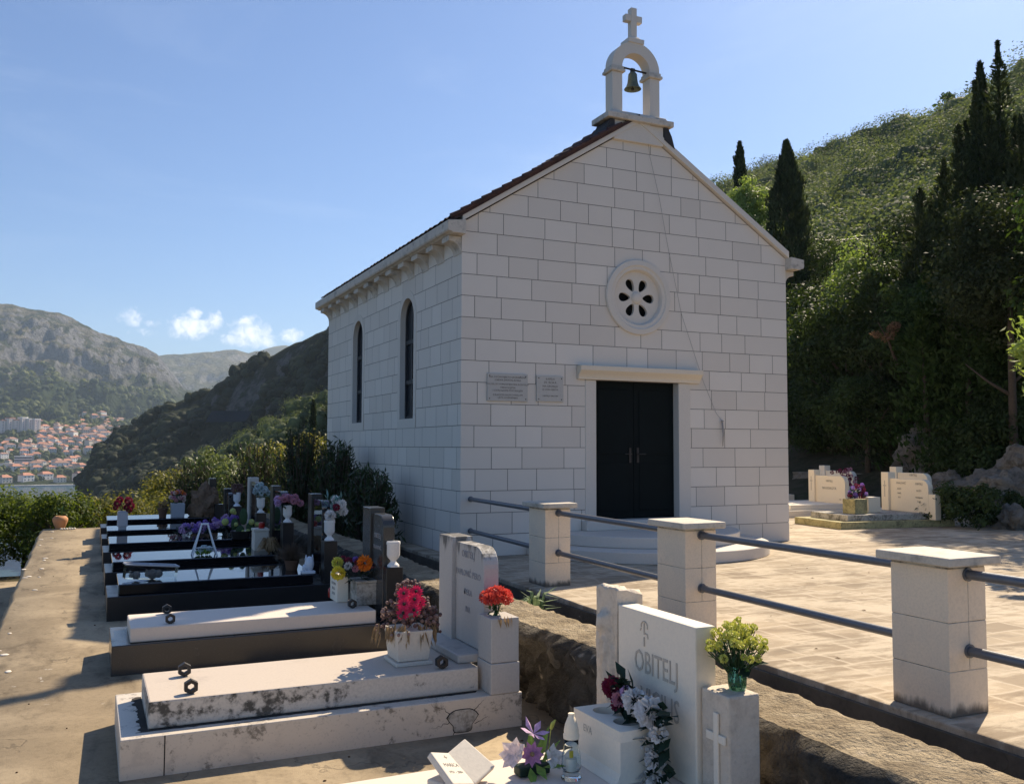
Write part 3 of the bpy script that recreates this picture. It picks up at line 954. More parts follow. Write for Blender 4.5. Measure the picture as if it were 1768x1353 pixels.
# windows of the side wall: stone surround, glass, bars
for c in WIN:
    fr = P(outline('window', [arch_pts(c, WHW + FRW, WZ0 - .16, WZT + FRW), arch_pts(c, WHW, WZ0, WZT)], .24, M_trim,
                   matrix=Matrix(((0, 0, 1, .114), (1, 0, 0, 0), (0, 1, 0, 0), (0, 0, 0, 1)))))
    g = outline('pane', [arch_pts(c, WHW + .02, WZ0 - .02, WZT + .02)], .012, M_glassd, matrix=Matrix(((0, 0, 1, .125), (1, 0, 0, 0), (0, 1, 0, 0), (0, 0, 0, 1))))
    g.parent = fr
    m = MB()
    b = outline('bars', [arch_pts(c, WHW - .001, WZ0 + .001, WZT - .001), arch_pts(c, WHW - .05, WZ0 + .05, WZT - .05)], .03, M_leadw, matrix=Matrix(((0, 0, 1, .105), (1, 0, 0, 0), (0, 1, 0, 0), (0, 0, 0, 1))))
    b.parent = fr
    for zz in (2.72, 3.42): m.box(.088, .112, c - WHW + .04, c + WHW - .04, zz - .035, zz + .035)
    m.box(.090, .110, c - .02, c + .02, WZ0 + .04, WZT - .04)
    m.build('glazing_bar', M_leadw, fr)

# rose window: moulded ring, recessed disc pierced by six drops, hub
m = MB(); prof = [(.60, .02), (.612, -.02), (.60, -.045), (.52, -.05), (.50, -.03), (.455, -.028), (.435, .0), (.43, .09)]
n0 = len(m.v)
seg = 64
for r, yy in prof:
    for k in range(seg):
        a = 2 * math.pi * k / seg
        m.v.append((ROSE[0] + r * math.cos(a), yy, ROSE[1] + r * math.sin(a)))
for i in range(len(prof) - 1):
    for k in range(seg):
        j = (k + 1) % seg
        m.f.append((i * seg + k, i * seg + j, (i + 1) * seg + j, (i + 1) * seg + k)); m.mi.append(0)
rw = P(m.build('rose_window', M_trim, smooth=R(35)))
drops = []
for k in range(6):
    a = math.pi / 2 + k * math.pi / 3 - math.pi / 6
    d = []
    for i in range(24):
        t = 2 * math.pi * i / 24
        r = .225 + .108 * math.cos(t)
        wdt = (.042 + .052 * (r - .117) / .216) * math.sin(t)
        d.append((ROSE[0] + r * math.cos(a) - wdt * math.sin(a), ROSE[1] + r * math.sin(a) + wdt * math.cos(a)))
    drops.append(d)
tr = outline('tracery', [circle(*ROSE, .45, 64)] + drops, .05, M_trim, rw, matrix=Matrix(((1, 0, 0, 0), (0, 0, -1, .072), (0, 1, 0, 0), (0, 0, 0, 1))), bevel=.006)
m = MB(); m.lathe([(.0, .05), (.05, .048), (.085, .035), (.10, .01), (.10, -.02)], seg=28)
hub = m.build('hub', M_trim, rw, smooth=True); hub.matrix_local = Matrix.Translation((ROSE[0], .05, ROSE[1])) @ Matrix.Rotation(math.pi / 2, 4, 'X')
m = MB(); m.box(ROSE[0] - .5, ROSE[0] + .5, .20, .22, ROSE[1] - .5, ROSE[1] + .5); m.build('window_glass', M_dark, rw)

# door: jambs, moulded lintel, two dark leaves, handles
m = MB(); m.box(2.08, 2.275, -.012, .24, .47, 2.658); P(m.build('door_jamb', M_trim, bevel=.008))
m = MB(); m.box(3.83, 4.06, -.012, .24, .47, 2.658); P(m.build('door_jamb', M_trim, bevel=.008))
m = MB(); m.prism([(.1, 2.662), (-.05, 2.662), (-.055, 2.70), (-.075, 2.735), (-.115, 2.775), (-.14, 2.80), (-.14, 2.872), (.1, 2.872)], 2.30, 'x', 1.935); P(m.build('door_lintel', M_lintel, bevel=.004))
m = MB(); m.box(2.02, 4.12, -.16, .24, .325, .468); P(m.build('door_threshold', M_trim, bevel=.01))
for x0, x1 in ((2.277, 3.048), (3.054, 3.828)):
    m = MB(); m.box(x0, x1, .14, .19, .472, 2.655)
    for (a, b) in ((.60, 1.35), (1.5, 2.53)):
        m.box(x0 + .10, x1 - .10, .128, .139, a, b)
    lf = P(m.build('door_leaf', M_door, bevel=.006))
    hx = x1 - .07 if x0 < 2.5 else x0 + .07
    m = MB(); m.box(hx - .02, hx + .02, .119, .127, 1.36, 1.60)
    m.tube([(hx, .12, 1.50), (hx, .075, 1.50), (hx + (-.12 if x0 < 2.5 else .12), .075, 1.50)], .009, 8)
    m.build('door_handle', M_iron, lf, smooth=R(30))
# rounded entrance steps
for (rx, ry, z0, z1) in ((2.0, 2.0, .0, .165), (1.58, 1.52, .165, .325)):
    pts = [(CX + rx * math.cos(math.pi + math.pi * i / 40), -.002 + ry * math.sin(math.pi + math.pi * i / 40)) for i in range(41)]
    m = MB(); m.prism(pts, z1 - z0 - .002, 'z', z0 + .001); P(m.build('entrance_step', M_trim, smooth=R(30), bevel=.012))

# eaves cornice with corbels, both sides; gable coping
for side in (0, 1):
    x_in, sx = (0, -1) if side == 0 else (FW, 1)
    f = lambda d: x_in + sx * d
    m = MB()
    prof = [(f(-.004), 4.722), (f(.20), 4.722), (f(.225), 4.74), (f(.265), 4.745), (f(.28), 4.77), (f(.28), 4.90), (f(-.004), 4.93)]
    m.prism(prof, SD + .34, 'y', -.16)
    co = P(m.build('eaves_cornice', M_trimw, bevel=.006))
    m = MB()
    ncor = 12
    for i in range(ncor):
        y = .17 + i * (SD - .34) / (ncor - 1)
        prof = [(f(-.02), 4.719), (f(.20), 4.719), (f(.20), 4.64)] + [(f(.20 - .19 * math.sin(t * math.pi / 2 / 7) ), 4.46 + .18 * math.cos(t * math.pi / 2 / 7)) for t in range(8)] + [(f(-.02), 4.46)]
        cb = MB(); cb.prism(prof, .30, 'y', y - .15); cb.build('corbel', M_trimw, co, smooth=R(40), bevel=.006)
# coping strip along each rake
for s in (1, -1):
    m = MB()
    a = (CX - s * (CX + .02), EZ - .02); b = (CX, EZ - .02 + RS * (CX + .02))
    nx_, nz_ = -RS * s * .0, .105
    poly = [a, b, (b[0], b[1] + .115), (a[0], a[1] + .115)]
    if s < 0: poly = poly[::-1]
    m.prism(poly, .36, 'y', -.075)
    P(m.build('gable_coping', M_trim, bevel=.006))
# roof: two pitched slabs under rows of barrel tiles
for s in (-1, 1):
    roof = None
    Vv, Qq = [], []
    nrow = 26
    ylist = np.arange(-.10 if s < 0 else .16, SD + .03, .055)
    slope_len = (CX + .17)
    for i in range(nrow):
        for e in (0, 1):
            t = (i + e) / nrow
            x = CX + s * (.02 + t * slope_len)
            z = EZ + .125 + RS * (CX - abs(x - CX)) + (.026 if e == 1 else .0)
            for y in ylist:
                Vv.append((x, y, z + .030 * abs(math.cos(math.pi * y / .22)) + .006 * math.sin(y * 37 + i * 3)))
    ny = len(ylist)
    for i in range(nrow * 2 - 1):
        for j in range(ny - 1): Qq.append((i * ny + j, i * ny + j + 1, (i + 1) * ny + j + 1, (i + 1) * ny + j))
    roof = P(np_mesh('roof', np.array(Vv), np.array(Qq), M_tile))
    m = MB()
    x1 = CX + s * (CX + .23)
    z1 = EZ + .075 + RS * (CX - (CX + .23)); z0 = EZ + .075 + RS * CX
    poly = [(CX, z0), (x1, z1), (x1, z1 + .055), (CX, z0 + .055)]
    m.prism(poly if s < 0 else poly[::-1], SD + (.26 if s < 0 else .02), 'y', -.09 if s < 0 else .15)
    m.build('roof_deck', M_tile, roof)
    m = MB()                     # verge tiles seen end-on along the rake
    for i in range(17 if s < 0 else 0):
        t = (i + .5) / 17
        x = CX + s * (.4 + t * (slope_len - .4)); z = EZ + .120 + RS * (CX - abs(x - CX))
        xa, xb = x - s * .13, x + s * .13
        m.tube([(xa, -.10, z + RS * .13 + .02), (xb, -.10, z - RS * .13 + .045)], [.024, .034], 8)
    if s < 0: m.build('verge_tiles', M_tile, roof, smooth=R(40))
m = MB()
for i in range(22):
    y = .55 + i * .37
    m.tube([(CX, y, EZ + RS * CX + .17), (CX, y + .38, EZ + RS * CX + .19)], [.10, .115], 10)
P(m.build('ridge_tiles', M_tile, smooth=R(40)))
# lead flashing at the foot of the belfry
m = MB()
for s in (-1, 1):
    a = CX + s * .475; b = CX + s * .68
    poly = [(a, 6.86), (a, 6.66), (b, 6.53), (b - s * .02, 6.60), (CX + s * .62, 6.73), (CX + s * .55, 6.86)]
    m.prism(poly if s < 0 else poly[::-1], .44, 'y', -.085)
P(m.build('belfry_flashing', plain('dark_flashing', (.035, .032, .032), .8)))

# bell gable
bel = MB()
bel.box(CX - .47, CX + .47, -.06, .32, 6.55, 6.868)
base = P(bel.build('belfry', M_trim, bevel=.008))
m = MB(); m.box(CX - .63, CX + .63, -.14, .40, 6.87, 6.965); m.box(CX - .55, CX + .55, -.09, .35, 6.967, 7.03, top=(-.03, -.03)); m.build('cornice', M_trimw, base, bevel=.012)
for s in (-1, 1):
    m = MB(); m.box(CX + s * .36 - .095, CX + s * .36 + .095, .02, .24, 7.032, 7.70); m.build('pier', M_trim, base, bevel=.006)
    m = MB(); m.box(CX + s * .36 - .135, CX + s * .36 + .135, -.02, .28, 7.70, 7.75); m.box(CX + s * .36 - .115, CX + s * .36 + .115, .0, .26, 7.752, 7.80); m.build('capital', M_trimw, base, bevel=.01)
arc = [(CX + .455 * math.cos(math.pi * i / 28), 7.802 + .44 * math.sin(math.pi * i / 28)) for i in range(29)] + [(CX - .265 * math.cos(math.pi * i / 24), 7.802 + .262 * math.sin(math.pi * i / 24)) for i in range(25)]
m = MB()
no, ni = 29, 25
N = 28
for i in range(N):
    a0, a1 = math.pi * i / N, math.pi * (i + 1) / N
    po = [(CX + .455 * math.cos(a), 7.802 + .45 * math.sin(a)) for a in (a0, a1)]
    pi_ = [(CX + .265 * math.cos(a), 7.802 + .262 * math.sin(a)) for a in (a0, a1)]
    for (yy, fl) in ((.02, 0), (.24, 1)):
        q = [(p[0], yy, p[1]) for p in (pi_[0], po[0], po[1], pi_[1])]
        m.quad(q if fl else q[::-1])
    m.quad([(po[0][0], .02, po[0][1]), (po[0][0], .24, po[0][1]), (po[1][0], .24, po[1][1]), (po[1][0], .02, po[1][1])])
    m.quad([(pi_[0][0], .24, pi_[0][1]), (pi_[0][0], .02, pi_[0][1]), (pi_[1][0], .02, pi_[1][1]), (pi_[1][0], .24, pi_[1][1])])
m.build('arch', M_trim, base, smooth=R(35))
m = MB(); m.box(CX - .15, CX + .15, .0, .26, 8.235, 8.31); m.box(CX - .12, CX + .12, .03, .23, 8.312, 8.37, top=(-.04, -.04)); m.box(CX - .055, CX + .055, .075, .185, 8.372, 8.86)
m.box(CX - .16, CX - .057, .078, .182, 8.625, 8.735); m.box(CX + .057, CX + .16, .078, .182, 8.625, 8.735)
m.build('cross', M_trim, base, bevel=.006)
for o in base.children: o.matrix_parent_inverse = Matrix()
# bell on its bar
bell = thing('bell', (CX, .13, 7.50), 'small green bronze bell hanging in the arch of the bell gable', 'bell')
m = MB(); m.lathe([(.0, .285), (.05, .28), (.072, .25), (.078, .17), (.088, .10), (.108, .045), (.138, .008), (.142, .0), (.128, .002), (.10, .04), (.08, .1)], seg=28); m.build('bell_body', M_bronze, bell, smooth=R(50))
m = MB(); m.tube([(-.32, 0, .345), (.32, 0, .315)], .016, 8); m.box(-.035, .035, -.02, .02, .275, .35); m.build('yoke_bar', M_iron, bell)
m = MB(); m.tube([(0, 0, .22), (0, 0, .0)], [.008, .012], 6); m.ball((0, 0, .0), .026); m.build('clapper', M_iron, bell, smooth=True)
# bell rope down the facade to a hook
m = MB(); rp = [PY(u, v, -.045) for u, v in ((1113, 200), (1122, 270), (1138, 340), (1152, 420), (1176, 540), (1213, 655), (1236, 712), (1247, 727))]
m.tube(rp, .0035, 6); m.tube([PY(1247, 729, -.05), PY(1249, 748, -.05), PY(1248, 770, -.05)], [.016, .014, .006], 6); m.tube([PY(1247, 727, .0), PY(1247, 727, -.07)], .012, 6)
m.ball(PY(1247, 727, -.055), .022)
tagp(m.build('bell_rope', M_rope, smooth=True), 'thin bell rope running down the chapel front to a hook right of the door', 'rope')
# two inscribed plaques left of the door
def plaque(name, x0, x1, z0, z1, lines, label, pins=True):
    m = MB(); m.box(x0, x1, -.028, -.002, z0, z1)
    p = m.build(name, M_plaque, bevel=.003); tagp(p, label, 'plaque')
    for (s, z, size) in lines: text(s, size, M_text, p, facing_south((x0 + x1) / 2, -.0295, z), .0008)
    m = MB()
    for x in (x0 + .035, x1 - .035):
        for z in (z0 + .035, z1 - .035): m.ball((x, -.03, z), .009, seg=6, rings=4)
    m.build('fixing_pin', M_iron, p)
plaque('inscription_plaque', .41, 1.075, 2.29, 2.70, [('NA OVOM MJESTU SAGRAĐENA', 2.635, .042), ('CRKVA SVETOG ROKA', 2.59, .042), ('SVA MILOST POMOZI BRATIMA RODITELJA', 2.53, .036), ('OBNOVLJENA', 2.48, .04), ('I OVAJ NATPIS POSTAVLJEN', 2.435, .04), ('S BLAGOSLOVOM I HVALOM', 2.37, .038), ('LJETA GOSPODNJEG', 2.33, .036)],
       'larger of two inscribed stone plaques left of the chapel door', )
plaque('inscription_plaque', 1.225, 1.685, 2.30, 2.69, [('KAPELA', 2.63, .045), ('SV. ROKA', 2.575, .05), ('NA GROBLJU', 2.52, .045), ('IZ OVIH MJESTA', 2.47, .038), ('OBITELJI I BRATIMI', 2.375, .032)],
       'smaller inscribed stone plaque with a tiny cross, next to the chapel door')

# ================================================================== FENCE
def fence_pillar(x, y, label):
    t = thing('fence_pillar', (x, y, 0), label, 'pillar', 'stone fence pillars along the terrace edge')
    zs = (0, .27, .56, .885)
    for i in range(3):
        m = MB()
        a, b = zs[i] + .002, zs[i + 1] - .002
        if i == 0: m.box(-.165, .165, -.215, .215, a, b)
        else: m.box(-.165, .008, -.215, .215, a, b); m.box(.012, .165, -.215, .215, a, b)
        m.build('stone_course', M_pillar, t, bevel=.004)
    m = MB(); m.box(-.161, .161, -.211, .211, .002, .90); m.build('mortar_core', M_oldbox, t)
    m = MB(); m.box(-.225, .225, -.285, .285, .902, .958); m.build('cap', M_cap, t, bevel=.010)
    return t
PY_ = [-2.73, -5.58, -8.26, -11.05]
PXs = [.055, -.03, -.035, -.035]
for x, y, lab in zip(PXs, PY_, ('square limestone fence pillar nearest the chapel corner, with a flat cap', 'square limestone fence pillar standing in front of the chapel door, second from the chapel',
                          'largest looking limestone fence pillar, at the right edge of the photo', 'limestone fence pillar beyond the right edge of the photo')):
    fence_pillar(x, y, lab)
rail_lab = {0: 'short grey pipe rail between chapel corner and first pillar', 1: 'grey pipe rail between the first and second fence pillars', 2: 'long grey pipe rail between the second and third fence pillars', 3: 'grey pipe rail running out of the photo right of the third pillar'}
ends = [(.16, 0.0)] + [(x + .005, y) for x, y in zip(PXs, PY_)]
for i in range(4):
    (xa, ya), (xb, yb) = ends[i], ends[i + 1]
    for z, nm in ((.845, 'upper '), (.385, 'lower ')):
        m = MB(); a = (xa, ya - (.216 if i else .002), z); b = (xb, yb + .216, z)
        m.tube([a, b], .030, 14)
        for p, s in ((a, -1), (b, 1)): m.tube([(p[0], p[1], z), (p[0], p[1] + s * .012, z)], .042, 14)
        tagp(m.build('pipe_rail', M_rail, smooth=R(40)), nm + rail_lab[i], 'railing', 'pipe rails of the terrace fence')

# ================================================================== GRAVES
PRE = set(bpy.data.objects)
def nut(parent, x, y, z, r=.052):
    m = MB()
    n = 6; d = .028
    for k in range(n):
        a0, a1 = 2 * math.pi * k / n + math.pi / 6, 2 * math.pi * (k + 1) / n + math.pi / 6
        o0, o1 = (x + r * math.cos(a0), z + r * math.sin(a0)), (x + r * math.cos(a1), z + r * math.sin(a1))
        i0, i1 = (x + .5 * r * math.cos(a0), z + .5 * r * math.sin(a0)), (x + .5 * r * math.cos(a1), z + .5 * r * math.sin(a1))
        for (yy, fl) in ((y - d, 1), (y + d, 0)):
            q = [(p[0], yy, p[1]) for p in (i0, o0, o1, i1)]
            m.quad(q[::-1] if fl else q)
        m.quad([(o0[0], y - d, o0[1]), (o1[0], y - d, o1[1]), (o1[0], y + d, o1[1]), (o0[0], y + d, o0[1])])
        m.quad([(i0[0], y - d, i0[1]), (i0[0], y + d, i0[1]), (i1[0], y + d, i1[1]), (i1[0], y - d, i1[1])])
    return m.build('lifting_nut', M_iron, parent)
def panel_poly(y0, y1, z0, z1, r, end=-1):
    """headstone panel outline (y,z): rounded upper corner at the low-y end"""
    pts = [(y1, z0), (y1, z1)]
    if end < 0:
        pts += [(y0 + r - r * math.sin(math.pi / 2 * i / 8), z1 - r + r * math.cos(math.pi / 2 * i / 8)) for i in range(9)] + [(y0, z0)]
    else:
        pts += [(y0, z1), (y0, z0)]
    return pts[::-1]
def grave(label, y0, y1, xR, pz, sx, sy, sz, mats, group, xL=-4.68, topm=None, tilt=0.0):
    """plinth (hollow rim) and lid slab of one grave; returns its root"""
    g = thing('grave_tomb', ((xL + xR) / 2, (y0 + y1) / 2, zp(y0)), label, 'grave', group)
    ox, oy, oz = g.location
    def loc(o): o.parent = g; o.matrix_parent_inverse = Matrix.Translation((-ox, -oy, -oz)); return o
    m = MB(); m.box(xL, xR, y0, y1, zp(y0) - .15, pz)
    loc(m.build('plinth', mats[0], bevel=.008))
    m = MB(); m.box(sx[0], sx[1], sy[0], sy[1], pz + .003, sz)
    if tilt:                     # back edge raised so the polished lid mirrors more sky
        for k in (6, 7): m.v[k] = (m.v[k][0], m.v[k][1], m.v[k][2] + tilt)
    if topm: m.mi = [0, 1, 0, 0, 0, 0]
    loc(m.build('slab', [mats[1], topm] if topm else mats[1], bevel=.012))
    return g, loc
GG = 'graves in a row along the retaining wall'

# --- nearest complete grave: veined white marble
gA, L = grave('veined white marble grave with black lichen stains, second nearest to the viewer', -5.73, -4.50, -1.73, -.335, (-4.50, -2.04), (-5.57, -4.70), -.145, (M_vein, M_marbleL), GG, topm=M_slabtop)
m = MB(); m.box(-1.98, -1.78, -4.80, -4.48, -.333, .815); L(m.build('headstone_post', M_headm, bevel=.008))
m = MB(); m.prism(panel_poly(-5.43, -4.803, -.07, .775, .17), .135, 'x', -1.94); hp = L(m.build('headstone_panel', M_headm, bevel=.006))
m = MB(); m.box(-2.16, -1.76, -5.425, -4.49, -.143, -.075); L(m.build('headstone_ledge', M_marble, bevel=.012))
m = MB(); m.box(-2.005, -1.755, -5.735, -5.455, -.333, -.095); m.box(-2.0, -1.76, -5.73, -5.46, -.091, .255); L(m.build('flower_pillar', M_marble, bevel=.006))
for s, z, sz in (('OBITELJ', .66, .085), ('PAVLOVIĆ PERO', .50, .075), ('ĐEKA', .345, .07), ('IVA', .20, .07)):
    t = text(s, sz, M_textg, hp, facing_west(-1.9425, -5.09, z)); t.matrix_parent_inverse = Matrix.Identity(4)
for x, y in ((-4.21, -4.92), (-4.215, -5.46), (-2.33, -5.50)): L(nut(None, x, y, -.095))
# mortar patch where the plinth is cracked
def blob(cx, cz, r, k=0.0): return [(cx + r * math.cos(a) * (1 + .22 * math.sin(3 * a + k) + .10 * math.sin(7 * a)), cz + r * math.sin(a) * (1 + .2 * math.cos(2 * a + k))) for a in np.linspace(0, 2 * math.pi, 25)[:-1]]
m = MB(); m.prism(blob(-2.24, -.50, .112), .004, 'y', -5.733); L(m.build('crack_edge', M_dark))
m = MB(); m.prism(blob(-2.24, -.50, .105), .006, 'y', -5.735); L(m.build('mortar_patch', M_oldbox))
m = MB()
rr = random.Random(4)
for (x0, z0, x1, z1) in ((-2.32, -.44, -2.50, -.345), (-2.35, -.50, -2.48, -.53), (-2.15, -.43, -2.06, -.36), (-2.30, -.58, -2.36, -.64), (-2.14, -.53, -2.02, -.50)):
    n_ = 7
    m.tube([(x0 + (x1 - x0) * i / n_ + rr.uniform(-.012, .012) * (0 < i < n_), -5.7295, z0 + (z1 - z0) * i / n_ + rr.uniform(-.012, .012) * (0 < i < n_)) for i in range(n_ + 1)], [.0032 * (1 - .7 * i / n_) for i in range(n_ + 1)], 5)
L(m.build('cracks', M_dark))
m = MB(); m.prism([(-4.665, -.335), (-4.42, -.335), (-4.42, -.66), (-4.665, -.66)], .0, 'y', 0) if 0 else m.box(-4.405, -4.398, -5.7325, -5.728, -.62, -.337); L(m.build('slab_joint', M_dark))
m = MB()                         # black dirt gathered in the gutter round the lid
ed = [(-4.50, -4.66)] + [(-4.535 - .055 * abs(fbm(i * .45, 1.0, 4)) - .02 * rr.random(), -4.66 - .94 * i / 30) for i in range(31)]
ed += [(-4.58 + 2.5 * i / 60, -5.600 - .018 * abs(fbm(i * .5, 5.0, 4)) - .006 * rr.random()) for i in range(61)] + [(-2.05, -5.56), (-4.50, -5.56)]
m.prism(ed, .003, 'z', -.3352)
L(m.build('gutter_dirt', M_dirt))

# --- grave with a pinkish lid
gB, L = grave('grey granite grave with a bare beige lid slab, under the curved grey headstone', -3.07, -2.10, -1.84, -.245, (-4.52, -2.13), (-3.00, -2.24), -.105, (M_grgran, M_pink), GG)
m = MB(); m.box(-2.07, -1.90, -2.52, -2.22, -.243, .93); L(m.build('headstone_post', M_grgran, bevel=.006))
m = MB(); m.prism(panel_poly(-2.93, -2.523, -.243, .875, .13), .13, 'x', -2.045); hp = L(m.build('headstone_panel', M_grgran, bevel=.006))
t = text('OBITELJ', .075, M_textg, hp, facing_west(-2.047, -2.73, .62)); t.matrix_parent_inverse = Matrix.Identity(4)
t = text('VLAHOVIĆ', .06, M_textg, hp, facing_west(-2.047, -2.73, .50)); t.matrix_parent_inverse = Matrix.Identity(4)
m = MB(); m.box(-2.04, -1.86, -3.06, -2.935, -.243, .335); L(m.build('flower_pillar', M_blackm, bevel=.006))
for x, y in ((-4.15, -2.34), (-4.16, -2.90), (-2.33, -2.78), (-2.33, -2.34)): L(nut(None, x, y, -.06, .05))

def black_grave(label, y0, y1, xR, pz, sx, sz, post, pillar, top, ptop, pm=M_black, post_m=M_blackm, panel=True):
    g, L = grave(label, y0, y1, xR, pz, sx, (y0 + .07, y1 - .09), sz, (M_blackm, M_black), GG, tilt=.028)
    m = MB(); m.box(post[0], post[1], y1 - .24, y1 - .03, pz, top); L(m.build('headstone_post', post_m, bevel=.005))
    if panel:
        m = MB(); m.prism(panel_poly(y0 + .22, y1 - .243, pz, top - .06, .10), .11, 'x', post[0] + .02); L(m.build('headstone_panel', pm, bevel=.005))
    m = MB(); m.box(pillar[0], pillar[1], y0 + .01, y0 + .19, pz, ptop); L(m.build('flower_pillar', M_blackm, bevel=.005))
    return g
black_grave('polished black granite grave whose lid carries a glass box and a white figurine', -.60, .40, -1.93, -.165, (-4.56, -2.24), -.035, (-2.13, -1.98), (-2.12, -1.95), .955, .38)
black_grave('polished black granite grave with a white stone box holding a red lantern at its head', 1.15, 2.20, -2.15, -.10, (-4.59, -2.36), .03, (-2.33, -2.20), (-2.32, -2.16), .995, .49)
black_grave('polished black granite grave half covered by a heap of purple flowers', 3.10, 4.15, -2.20, -.035, (-4.60, -2.45), .09, (-2.38, -2.22), (-2.38, -2.22), 1.06, .50, post_m=M_marble)
black_grave('black granite grave with a grey vase of dark red flowers on its lid', 4.95, 5.80, -2.38, .005, (-4.60, -2.62), .13, (-2.57, -2.43), (-2.50, -2.34), .80, .50)
g = black_grave('farthest black granite grave of the row, carrying a clay pot and a planter', 6.55, 7.45, -2.45, .06, (-4.58, -2.70), .195, (-2.66, -2.52), (-2.62, -2.46), .94, .45, panel=False)
# rough brown boulder headstone of the farthest grave
def boulder(name, c, r, mat, seed=1.0, parent=None, sub=4, amp=.28, freq=1.6):
    bm = bmesh.new(); bmesh.ops.create_icosphere(bm, subdivisions=sub, radius=1)
    for v in bm.verts:
        p = v.co.copy()
        cell = mnoise.voronoi(p * freq + Vector((seed, seed * 2, 0)))[0]
        d = 1 + amp * mnoise.noise(p * freq + Vector((seed, 0, seed))) + amp * .5 * mnoise.noise(p * freq * 2.7 + Vector((0, seed, 1))) - amp * .55 * (1 - min(1, (cell[1] - cell[0]) * 3)) + amp * .2 * mnoise.noise(p * freq * 7)
        v.co = Vector((c[0] + p.x * r[0] * d, c[1] + p.y * r[1] * d, c[2] + p.z * r[2] * d))
    me = bpy.data.meshes.new(name); bm.to_mesh(me); bm.free(); me.materials.append(mat)
    me.polygons.foreach_set('use_smooth', [True] * len(me.polygons))
    try: me.set_sharp_from_angle(angle=R(35))
    except Exception: pass
    o = link(bpy.data.objects.new(name, me))
    if parent is not None: o.parent = parent
    return o
o = boulder('boulder_headstone', (-2.78, 6.9, .42), (.30, .30, .42), stone('brown_boulder', (.22, .14, .09), (.07, .05, .035), .4, .65, .8, .95, 6, .8), 3.0)
o.parent = g; o.matrix_parent_inverse = Matrix.Translation(-g.location)

# --- family grave in the foreground
gV, L = grave('pale cream stone family grave in the foreground with a carved figure post and OBITELJ lettering', -8.46, -7.16, -1.55, -.40, (-4.70, -1.57), (-8.44, -7.18), -.30, (M_white, M_pink), GG, xL=-4.62)
bm_ = MB()
hs = MB(); hs.box(-1.79, -1.65, -8.12, -7.29, -.298, .60); hp = L(hs.build('headstone_panel', M_white, bevel=.008))
t = text('OBITELJ', .165, M_texts, hp, facing_west(-1.793, -7.72, .235) @ Matrix.Diagonal((.82, 1.15, 1, 1)), .001); t.matrix_parent_inverse = Matrix.Identity(4)
t = text('VIGILIS', .165, M_texts, hp, facing_west(-1.793, -7.76, .02) @ Matrix.Diagonal((.82, 1.15, 1, 1)), .001); t.matrix_parent_inverse = Matrix.Identity(4)
m = MB()       # engraved cross with a looped head
m.tube([(-1.791, -7.60, .395), (-1.791, -7.60, .45)], .007, 5); m.tube([(-1.791, -7.60, .465), (-1.791, -7.60, .535)], .006, 5)
m.tube([(-1.791, -7.60 - .035 * math.cos(a), .515 + .03 * math.sin(a)) for a in np.linspace(-.4, 3.4, 10)], .005, 5)
m.tube([(-1.791, -7.565, .50), (-1.791, -7.555, .485)], .005, 5); m.tube([(-1.791, -7.60, .475), (-1.791, -7.635, .47), (-1.791, -7.64, .445)], .005, 5)
o = m.build('engraved_cross', M_texts, hp); o.matrix_parent_inverse = Matrix.Identity(4)
# rough post with a robed figure in relief, broken top
V, Q = [], []
NY, NZ = 26, 60
def relief(s, z):
    """height of the carving at s (0..1 across) and z (0..1 up)"""
    d = .014 * fbm(s * 5, z * 9, 4, 6.0)
    if z > .86: return d
    w = .30 + .10 * (z < .62) * (1 - abs(z - .35) * 1.2) - (.06 if z > .72 else 0)
    k = max(0, 1 - ((s - .48) / w) ** 2)
    body = .055 * k ** .5
    folds = .017 * math.sin(s * 34 + 2.0 * math.sin(z * 7)) * (z < .66) * k
    hd = max(0, 1 - ((s - .46) / .15) ** 2 - ((z - .78) / .075) ** 2) ** .5 * .05 + .02 * max(0, 1 - ((s - .46) / .2) ** 2 - ((z - .76) / .11) ** 2) ** .5
    arm = .036 * math.exp(-((s - .62 + .25 * (z - .45)) / .06) ** 2) * (.25 < z < .68)
    return d + body * (z < .82) + folds + hd + arm
for i in range(NZ + 1):
    z = i / NZ
    for j in range(NY + 1):
        s = j / NY
        top = .70 + .02 * fbm(s * 3, 1.0, 3) - .03 * abs(s - .6)
        V.append((-1.795 - .55 * relief(s, z), -7.02 - s * .265, -.298 + (top + .298) * z))
n = NY + 1
Q = [(i * n + j, i * n + j + 1, (i + 1) * n + j + 1, (i + 1) * n + j) for i in range(NZ) for j in range(NY)]
b0 = len(V)
for k, xx in enumerate((-1.77, -1.72, -1.66, -1.60)):       # broken top, then the back
    for j in range(NY + 1):
        x, y, z = V[NZ * n + j]; V.append((xx, y, z + .022 * fbm(j * .22 + xx * 9, 3.0, 3) - .012 * k))
for j in range(NY + 1): V.append((-1.60, V[j][1], -.298))
rows = [NZ * n] + [b0 + k * n for k in range(5)]
for a, b in zip(rows, rows[1:]):
    for j in range(NY): Q.append((a + j, a + j + 1, b + j + 1, b + j))
po = np_mesh('carved_post', np.array(V), np.array(Q)[:, ::-1], M_rough); L(po)
m = MB()
for k in (0, NY):
    edge = [V[i * n + k] for i in range(NZ + 1)] + [V[r + k] for r in rows[1:]]
    m.quad(edge)
L(m.build('carved_post_flank', M_rough))
# right-hand post with a raised cross
m = MB(); m.box(-1.765, -1.555, -8.38, -8.135, -.298, .275)
fp = L(m.build('flower_pillar', M_rough, bevel=.012))
m = MB(); m.box(-1.782, -1.767, -8.30, -8.262, -.25, .17); m.box(-1.781, -1.767, -8.36, -8.302, .015, .06); m.box(-1.781, -1.767, -8.26, -8.195, .015, .06)
o = m.build('raised_cross', M_white, fp, bevel=.004); o.matrix_parent_inverse = Matrix.Identity(4)
